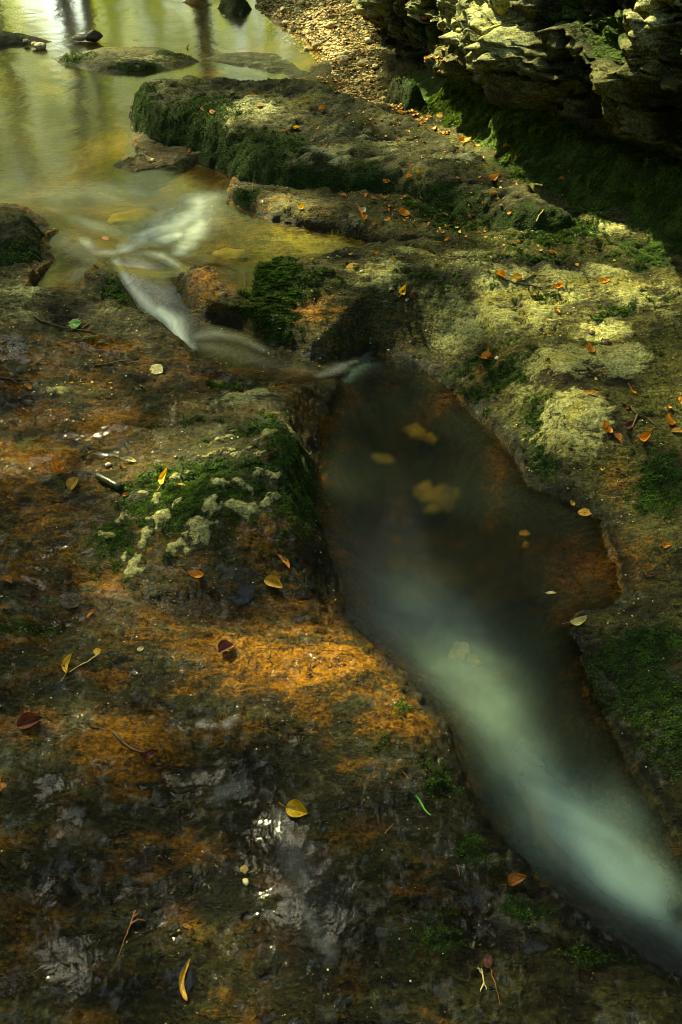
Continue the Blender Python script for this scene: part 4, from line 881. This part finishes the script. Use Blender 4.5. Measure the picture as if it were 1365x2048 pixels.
# small litter no one could count, under the cliff and on the shore
def ground_z(a, b):
    o = Vector((a, b, 3.0)) if False else Vector((a, b, .62)); d = Vector((0, 0, -1))
    for _ in range(5):
        ok, loc, nrm, idx, ob, mat = sc.ray_cast(DG, o, d)
        if not ok: return -.5
        if ob.name.startswith(('moss', 'grit', 'gravel')): o = loc+d*1e-4; continue
        return loc.z
    return -.5
def litter(px_poly, z, n, sz):
    q = in_px(px_poly, z, n); out = []
    V0, Q0 = blade('curl'); V0 = V0.reshape(18, 9, 3)[::4, ::2].reshape(-1, 3).copy(); V0[:, 2] -= V0[:, 2].min()-.06; nu, nv = 5, 5
    Qs = np.array([(i*nv+j, i*nv+j+1, (i+1)*nv+j+1, (i+1)*nv+j) for i in range(nu-1) for j in range(nv-1)])
    for (a, b) in q:
        th = random.uniform(0, 6.28); s = sz*random.uniform(.5, 1.3); v = V0*[s, s, s*.7]; c_, s2_ = math.cos(th), math.sin(th)
        v = np.stack([v[:, 0]*c_-v[:, 1]*s2_, v[:, 0]*s2_+v[:, 1]*c_, v[:, 2]], 1)+[a, b, 0]; out.append((v, Qs))
    V, Q = join(out); V[:, 2] += np.repeat(np.array([ground_z(a, b) for a, b in q]), len(V0))
    return V, Q
M_lit = stone_mat('litter_leaf', [(.30, .10, .015), (.68, .28, .03), (.85, .62, .12)], 5)
parts = [litter([(770,205),(880,215),(960,230),(1000,290),(1040,320),(960,300),(870,270),(800,240)], .35, 330, .030), litter([(620,130),(700,150),(800,190),(900,215),(800,210),(680,180)], .32, 110, .024), litter([(560,10),(760,40),(765,160),(640,110)], .34, 420, .024), litter([(680,380),(1050,400),(1000,470),(760,440)], .34, 60, .018), litter([(960,500),(1330,560),(1360,880),(1200,880),(1100,700)], .26, 26, .014), litter([(0,640),(300,720),(240,1000),(0,1100)], .14, 22, .012), litter([(640,200),(800,240),(1000,330),(1000,400),(700,300)], .38, 70, .017)]
V, Q = join(parts); link('leaf_litter', mesh_np('leaf_litter', V, Q, [M_lit]), label='small brown leaf litter under the cliff and on the gravel', kind='stuff')
# ---- single stones
def stone(name, px, py, rx, ry, label, cat, mat, group=None, seed=0, zabs=None, lift=.3):
    if zabs is None:
        h = drop(px, py, False)
        if h is None: return
        loc = h[0]
    else: loc = Vector(P(px, py, zabs))
    dep = (loc-Vector(CAM)).dot(Vector(FW)); a = rx/F*dep; b = ry/F*dep
    V0, Q0 = I3; a *= 1.25; V = V0*(1+.34*fbm(V0[:, 0]*1.1+seed, V0[:, 1]*1.1, V0[:, 2]*1.1, 3)+.05*fbm(V0[:, 0]*5+seed, V0[:, 1]*5, V0[:, 2]*5, 2))[:, None]*[a, max(b*1.3, a*.7), b*.9]
    o = link(name, mesh_np(name, V, Q0, [mat]), label=label, cat=cat, group=group, loc=loc+Vector((0, 0, b*lift)))
    o.rotation_euler = (0, 0, random.uniform(0, 6)); return o
M_sub = simple_mat('submerged_stone', (.20, .14, .025), (.48, .33, .06), 22, .7, .3); M_sub2 = simple_mat('stream_stone', (.16, .11, .025), (.30, .21, .05), 30, .7, .3)
M_dk = simple_mat('dark_stone', (.03, .02, .012), (.09, .06, .03), 60, .5, .6)
M_pl = simple_mat('pale_stone', (.45, .36, .20), (.65, .56, .36), 70, .6, .5)
for i, (a, b, rx, ry, zz, lb) in enumerate([(828,905,22,13,-.26,'glowing yellow stone, topmost of those under the dark pool'),(858,918,13,9,-.26,'small yellow stone touching the topmost glowing one'),(765,972,18,11,-.38,'dim yellow stone alone under the left side of the dark pool'),(845,1040,24,15,-.38,'ochre stone, left of the three in mid pool'),(882,1052,28,17,-.38,'large ochre stone, middle of the three in mid pool'),(915,1040,17,11,-.38,'ochre stone, right of the three in mid pool'),(862,1070,14,9,-.38,'little ochre stone in front of the three in mid pool'),(1048,1075,10,7,-.05,'small yellow stone under the right side of the pool'),(1050,1098,8,5,-.05,'tiny yellow stone below the small one in the pool'),(918,1320,22,15,-.12,'pale orange stone under the bright reflection in the pool'),(945,1338,15,10,-.12,'smaller orange stone beside the pale one under the reflection')]):
    stone('submerged_stone', a, b, rx, ry, lb, 'stone', M_sub, 'stones under the pool water', seed=i*3.1, zabs=zz)
stone('submerged_stone', 272, 438, 44, 10, 'long orange stone under the water left of the foam', 'stone', M_sub2, 'stones under the stream water', seed=20, zabs=.17)
stone('submerged_stone', 458, 512, 26, 9, 'yellow stone under the yellow water below the ledge', 'stone', M_sub2, 'stones under the stream water', seed=21, zabs=.15)
stone('stone', 186, 76, 13, 12, 'dark brown upright stone behind the rock island', 'stone', M_dk, seed=30, zabs=.27)
stone('stone', 163, 76, 13, 6, 'pale orange stone left of the dark upright one', 'stone', M_pl, seed=31, zabs=.26)
for i, (a, b, r, zz, lb) in enumerate([(53,83,5,.265,'white pebble in the gap left of the rock island'),(82,95,10,.25,'cream pebble at the left tip of the rock island'),(70,90,6,.26,'small grey pebble between the left rock and the island'),(489,1740,7,None,'white pebble under thin water near the front'),(492,1764,6,None,'yellowish pebble just below the white one'),(217,930,5,None,'white pebble beside the pale pointed leaf'),(994,717,4,None,'small nut like pebble right of the dimple leaf'),(1213,688,8,None,'brown spiny seed husk, right one of the pair'),(1185,667,6,None,'brown seed husk, left one of the pair'),(785,581,6,None,'dark round husk left of the tilted yellow leaf'),(724,544,4,None,'pale nut at the end of the yellow leaf on the shoulder'),(352,915,4,None,'black pebble above the slender yellow leaf'),(466,189,6,None,'black pebble near the top rim of the long ledge')]):
    husk = 'husk' in lb
    stone('seed_husk' if husk else 'pebble', a, b, r, r*.8, lb, 'seed husk' if husk else 'pebble', M_dk if (husk or 'black' in lb) else M_pl, seed=40+i, zabs=zz)
q = in_px([(530,-20),(560,30),(640,90),(700,130),(770,150),(760,60),(730,-20)], .33, 46)
for i, (a, b) in enumerate(q):
    s = random.uniform(.014, .034); V0, Q0 = I3
    if i < 8:
        V = V0*(1+.2*fbm(V0[:, 0]*1.3+i*5, V0[:, 1]*1.3, V0[:, 2]*1.3, 3))[:, None]*[1, .8, .6]
        if i == 0: SM = []
        SM.append(mesh_np('cobble', V, Q0, [M_peb]))
    o = link('cobble', SM[i % 8], label='fist sized pale stone lying in the far gravel bar', cat='stone', group='cobbles on the gravel bar', loc=(a, b, float(hgt(np.array([a]), np.array([b]))[0])+s*.3)); o.scale = (s, s, s); o.rotation_euler = (0, 0, random.uniform(0, 6))
# ---- twigs
M_twig = simple_mat('twig_bark', (.05, .03, .015), (.13, .08, .035), 120, .6, .5); M_twigp = simple_mat('pale_twig', (.55, .42, .16), (.65, .52, .25), 120, .6, .3); M_twigr = simple_mat('red_stalk', (.20, .06, .02), (.30, .10, .03), 120, .5, .3)
def twig(lines, r, label, mat, cat='twig', name='twig', lift=1.0):
    parts = []
    for li in lines:
        pts = []
        for k, (a, b) in enumerate(li):
            if k:
                a0, b0 = li[k-1]
                for f in (.33, .66): pts.append((a0+(a-a0)*f+random.uniform(-1.2, 1.2), b0+(b-b0)*f+random.uniform(-1.2, 1.2)))
            pts.append((a, b))
        W = [drop(a, b) for a, b in pts]; W = [w_[0] for w_ in W if w_]
        if len(W) < 3: continue
        Wz = np.array([w_[:] for w_ in W]); dep = (Wz[0]-CAM) @ FW; rr = r/F*dep
        zz = np.maximum(Wz[:, 2], np.convolve(np.pad(Wz[:, 2], 1, 'edge'), [.3, .4, .3], 'valid'))+rr*lift; Wz[:, 2] = zz
        parts.append(tube(Wz, [rr*(1.1-.7*i/len(Wz)) for i in range(len(Wz))], 7))
    V, Q = join(parts); c = V.mean(0); return link(name, mesh_np(name, V-c, Q, [mat]), label=label, cat=cat, loc=c)
twig([[(68,634),(85,645),(120,656),(188,666)],[(165,660),(178,650)]], 2.3, 'dark twig lying under the round green leaf', M_twig)
twig([[(190,733),(215,730),(245,723),(295,729)]], 1.8, 'thin dark twig pointing at the pale round puddle leaf', M_twig)
twig([[(0,757),(30,761),(62,762)],[(22,760),(40,768)]], 2.2, 'twig ending at the orange leaf on the upper left shelf', M_twig)
twig([[(1245,808),(1262,816),(1275,832),(1290,836),(1311,852)],[(1275,832),(1268,848),(1262,862)]], 2.4, 'pale branching twig among orange leaves on the right shelf', M_twig)
twig([[(1005,558),(1030,568),(1050,562),(1070,549)],[(1030,568),(1060,572),(1085,578)]], 2.0, 'dark forked twig on the right shelf', M_twig)
twig([[(1073,445),(1078,432),(1087,420)]], 1.4, 'white stick standing on the middle rocks', M_twigp)
twig([[(227,1467),(243,1482),(262,1498),(280,1505),(300,1505)]], 3.0, 'bare brown twig on the orange wet rock', M_twig)
twig([[(196,1310),(180,1322),(160,1332),(140,1345)]], 1.5, 'pale stalk joining the slim and the round yellow leaf', M_twigp, 'stalk', 'stalk')
twig([[(272,1822),(262,1850),(250,1880),(238,1914)],[(262,1850),(278,1840),(290,1843)],[(266,1838),(276,1828)]], 2.2, 'dark red stalk with fine tips near the lower left', M_twigr, 'stalk', 'stalk')
twig([[(955,1936),(965,1948),(968,1965),(973,1980)],[(965,1948),(962,1938)],[(968,1968),(961,1985)]], 1.9, 'forked yellow stalk near the lower right', M_twigp, 'stalk', 'stalk')
twig([[(980,1935),(988,1960),(996,1990),(1001,2010)]], 1.2, 'thin red stalk right of the forked yellow one', M_twigr, 'stalk', 'stalk')
twig([[(806,1545),(818,1558)]], 1.3, 'short orange needle beside the milky water', M_twigr, 'needle', 'needle'); twig([[(770,1668),(788,1648)]], 1.2, 'orange needle on the dark bank', M_twigr, 'needle', 'needle'); twig([[(914,1730),(920,1752)]], 1.3, 'orange needle near the brown curled leaf', M_twigr, 'needle', 'needle')
twig([[(831,1592),(840,1603),(848,1618),(862,1632)]], 2.6, 'green blade of grass on the left bank of the milky water', simple_mat('grass_blade', (.10, .30, .03), (.16, .38, .05), 80, .5, .1), 'grass blade', 'grass_blade')
twig([[(485,589),(489,575),(491,545)]], 1.2, 'bare stem poking out of the yellow water', M_twig, 'stem', 'twig')
# ---- dark rolled piece of bark with a hollow end
h0 = drop(197, 958, True)[0]; h1 = drop(243, 981, True)[0]
p0 = np.array(h0)+[0, 0, .009]; p1 = np.array(h1)+[0, 0, .008]
V, Q = tube([p0, p0*.75+p1*.25+[0, 0, .001], p0*.5+p1*.5+[0, 0, .0015], p0*.25+p1*.75, p1, p1-(p1-p0)*.03, p0*.3+p1*.7], [.0085, .0095, .0093, .0098, .0095, .0068, .0062], 22)
V = V+.0007*noise(V[:, 0]*150, V[:, 1]*150, V[:, 2]*150)[:, None]; c = V.mean(0)
link('log', mesh_np('log', V-c, Q, [simple_mat('wet_bark', (.014, .016, .008), (.05, .055, .025), 90, .3, .6, .5, coat=.5)]), label='short dark green hollow stick on the left shelf below the puddle', cat='stick', loc=c)
print('things ok')
# ------------------------------------------------------------------ forest that lights and is mirrored in the stream
SUN_EL = math.radians(47); SUN_AZ = math.radians(-40)      # azimuth from +y, negative = to the left
SD = np.array([math.sin(SUN_AZ)*math.cos(SUN_EL), math.cos(SUN_AZ)*math.cos(SUN_EL), math.sin(SUN_EL)])
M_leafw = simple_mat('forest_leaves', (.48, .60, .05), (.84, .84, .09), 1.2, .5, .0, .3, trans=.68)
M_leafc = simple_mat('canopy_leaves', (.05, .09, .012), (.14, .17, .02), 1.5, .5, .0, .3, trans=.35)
M_bark = simple_mat('bark', (.035, .028, .018), (.09, .075, .05), 14, .85, .6, .2)
M_barkp = simple_mat('pale_bark', (.45, .34, .22), (.62, .48, .34), 14, .85, .4, .2)
def leafcloud(c, size, mat, name, parent):
    n = len(c); c = c.astype(np.float32)
    a = rng.normal(size=(n, 3)); a /= np.linalg.norm(a, axis=1, keepdims=True); b = np.cross(a, rng.normal(size=(n, 3))); b /= np.linalg.norm(b, axis=1, keepdims=True)
    s = size*(.6+.8*rng.random((n, 1))); 
    V = np.concatenate([c+a*s, c+b*s*.55, c-a*s, c-b*s*.55], 1).reshape(-1, 3)
    me = mesh_np(name, V, np.arange(4*n).reshape(-1, 4), [mat], False); return link(name, me, parent)
LIT = [(620,1340,230,62,.06,1.2),(810,1440,100,56,.06,1.2),(430,1310,90,40,.06,.9),(250,1500,110,75,.06,.85),(300,1590,40,30,.05,.8),(20,955,50,24,.13,1.),(120,920,50,14,.13,.6),(1150,820,90,40,.2,.4),(1020,640,280,70,.28,.34),(740,640,110,40,.2,.5),(1300,600,130,40,.33,.3),(560,890,60,20,.14,.5),(420,1000,190,80,.20,.95),(300,690,300,50,.15,.28),(330,230,300,50,.42,.6),(700,60,220,120,.33,.6),(600,1620,28,18,.03,.9),(220,110,200,26,.3,.8),(620,470,180,32,.24,1.1),(130,640,160,40,.25,.3),(780,680,120,30,.2,.2),(700,250,200,40,.42,.3),(1150,560,100,30,.3,.4),(600,260,300,60,.42,.5)]
trees = [(-6.2, 4.6), (-5.0, 9.5), (-3.1, 11.0), (-1.5, 10.5), (.1, 12.5), (2.3, 10.0), (-2.35, 9.3), (-6.5, 7.0), (4.5, 7.5), (3.2, 13.5), (-4.6, 13.0), (-1.0, 14.5), (1.3, 16.0), (-7.5, 12.0), (-3.9, 15.5), (-4.5, -4.5), (0.5, -6.5), (5.0, -4.0), (7.0, 2.0), (-7.5, 1.0)]
TR = np.array(trees)
NC = 90000; zc = rng.uniform(5.5, 8.5, NC); gxy = np.stack([rng.uniform(-6, 7, NC), rng.uniform(-3.5, 9.5, NC)], 1)
cl = noise(gxy[:, 0]*1.1, gxy[:, 1]*1.1, zc*.6)
prob = np.clip(.62+.5*cl, .1, 1)
lit = blobs(gxy[:, 0], gxy[:, 1], LIT)
for i_ in range(3, 11):
    for off, sg in ((.45, .55),):
        cxy = CB[i_]+np.array([off*.9, -off]); lit = np.maximum(lit, .64*np.exp(-((gxy[:, 0]-cxy[0])**2+(gxy[:, 1]-cxy[1])**2)/sg**2))
prob = prob*np.clip(1-1.25*lit, 0, 1)
keep = rng.random(NC) < prob
cc = np.stack([gxy[:, 0]+SD[0]/SD[2]*zc, gxy[:, 1]+SD[1]/SD[2]*zc, zc], 1)[keep]
# openings of the crown layer where the sky shows
def hole(c, cx_, cy_, r, s): return s*np.exp(-(((c[:, 0]-cx_)**2+(c[:, 1]-cy_)**2)/r**2)**2)
gk = gxy[keep]
hs = np.maximum.reduce([hole(cc, -1.5, 4.7, 2.5, .92)*np.where((gk[:, 0] > -1) & (gk[:, 0] < 1.3) & (gk[:, 1] > .3), .55, 1), hole(cc, .9, 7.6, 1.0, 1.), hole(cc, -5.2, 12.6, 1.1, .95), hole(cc, -3.2, 8.0, .8, .8)])
cc = cc[rng.random(len(cc)) > hs]
own = np.argmin(((cc[:, None, :2]-TR[None])**2).sum(-1), 1)
n = 50000
wx = rng.uniform(-11, 9, n); wy = rng.uniform(13.0, 14.6, n); wzz = rng.uniform(.4, 9.5, n)
kk = noise(wx*.9, wzz*.55, wy*.5)+.25*noise(wx*3, wzz*2, 1.)
wall = np.stack([wx, wy, wzz], 1)[kk > np.where(wzz < 3.8, -.35, -.62)]
ownw = np.argmin(((wall[:, None, :2]-TR[None])**2).sum(-1), 1)
nb = 42000
th = rng.uniform(math.radians(125), math.radians(415), nb); rr = rng.uniform(6.5, 9, nb)
bk = np.stack([rr*np.cos(th), rr*np.sin(th)+1.0, rng.uniform(.2, 7.5, nb)], 1)
bk = bk[(noise(bk[:, 0]*.8, bk[:, 1]*.8, bk[:, 2]*.6) > -.35) & ((bk[:, 1] < 4) | (np.abs(bk[:, 0]) > 6))]
ownb = np.argmin(((bk[:, None, :2]-TR[None])**2).sum(-1), 1)
for i, (tx, ty) in enumerate(trees):
    pale_ = i == 6
    r = bpy.data.objects.new('tree', None); COL.objects.link(r); r.location = (tx, ty, .2)
    r['label'] = 'forest tree beyond the stream, mirrored as an upright streak in the water'; r['category'] = 'tree'; r['group'] = 'forest trees around the stream'
    rad = random.uniform(.07, .13)*(.55 if pale_ else 1); hh = random.uniform(8, 9.5)
    pts = [(random.uniform(-.1, .1)*j, random.uniform(-.1, .1)*j, hh*j/8-.5*(j == 0)) for j in range(9)]
    parts = [tube(pts, [rad*(1.35 if j == 0 else 1-.09*j) for j in range(9)])]
    for j in range(9):
        z0 = random.uniform(3.5, hh-.5); a = random.uniform(0, 6.28); L = random.uniform(1.2, 2.6); p0 = np.array([0, 0, z0])
        parts.append(tube([p0, p0+[math.cos(a)*L*.4, math.sin(a)*L*.4, L*.3], p0+[math.cos(a)*L, math.sin(a)*L, L*.45]], [rad*.35, rad*.2, rad*.06], 6))
    V, Q = join(parts); link('trunk', mesh_np('trunk', V, Q, [M_barkp if pale_ else M_bark]), r)
    base = np.array([tx, ty, .2])
    c1_ = cc[own == i]; c2_ = wall[ownw == i]
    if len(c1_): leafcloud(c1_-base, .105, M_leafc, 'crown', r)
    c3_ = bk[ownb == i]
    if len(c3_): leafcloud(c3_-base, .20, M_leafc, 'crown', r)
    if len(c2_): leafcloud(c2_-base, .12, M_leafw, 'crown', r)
M_soil = simple_mat('forest_soil', (.03, .022, .012), (.10, .07, .03), 9, .9, .6, .2)
me = mesh_np('ground', np.array([(-60, -60, -.75), (60, -60, -.75), (60, 60, -.75), (-60, 60, -.75)]), np.array([[0, 1, 2, 3]]), [M_soil], False)
link('ground', me, kind='structure', label='forest floor around the stream')
# banks beyond the stream so the water does not end in mid-air
gx, gy = np.meshgrid(np.linspace(-16, 16, 160), np.linspace(8.6, 24, 90)); x = gx.ravel(); y = gy.ravel()
z = .05+.55*sstep(9.0, 11.5, y)+.25*fbm(x*.5, y*.5, 1., 3)*sstep(9, 11, y)+.05*(y-11)*(y > 11)
V = np.stack([x, y, z], 1)
link('far_bank', mesh_np('far_bank', V, grid_faces(90, 160), [M_soil]), kind='structure', label='wooded bank beyond the stream')
# ------------------------------------------------------------------ light
w = bpy.data.worlds.new('World'); sc.world = w; w.use_nodes = True; nt = w.node_tree; nt.nodes.clear(); n = N(nt)
sky = n('ShaderNodeTexSky'); sky.sky_type = 'NISHITA'; sky.sun_disc = False; sky.sun_elevation = SUN_EL; sky.sun_rotation = SUN_AZ; sky.dust_density = 2.5; sky.ozone_density = .8; sky.air_density = 1.0
bg = n('ShaderNodeBackground', {'Color': sky.outputs[0], 'Strength': .10}); n('ShaderNodeOutputWorld', {'Surface': bg.outputs[0]})
L = bpy.data.lights.new('sun', 'SUN'); L.energy = 4.0; L.angle = math.radians(1.2); L.color = (1, .93, .60)
lo = bpy.data.objects.new('sun', L); COL.objects.link(lo); lo.rotation_euler = Vector(SD).to_track_quat('Z', 'Y').to_euler()
cam = bpy.data.cameras.new('camera'); co = bpy.data.objects.new('camera', cam); COL.objects.link(co)
cam.sensor_fit = 'VERTICAL'; cam.sensor_height = 36; cam.lens = 36*F/2048; cam.clip_end = 400; cam.clip_start = .02
co.location = (0, 0, H); co.rotation_euler = (math.pi/2-PITCH, 0, 0); sc.camera = co
sc.view_settings.view_transform = 'Standard'; sc.view_settings.look = 'None'; sc.view_settings.gamma = 1; sc.view_settings.exposure = 2.55
sc.view_settings.use_white_balance = True; sc.view_settings.white_balance_temperature = 8200; sc.view_settings.white_balance_tint = -12
sc.cycles.filter_width = .9; sc.cycles.use_denoising = True; sc.cycles.max_bounces = 8; sc.cycles.transparent_max_bounces = 12; sc.cycles.caustics_refractive = True; sc.cycles.caustics_reflective = False
sc.cycles.sample_clamp_indirect = 6.0; sc.cycles.blur_glossy = .5
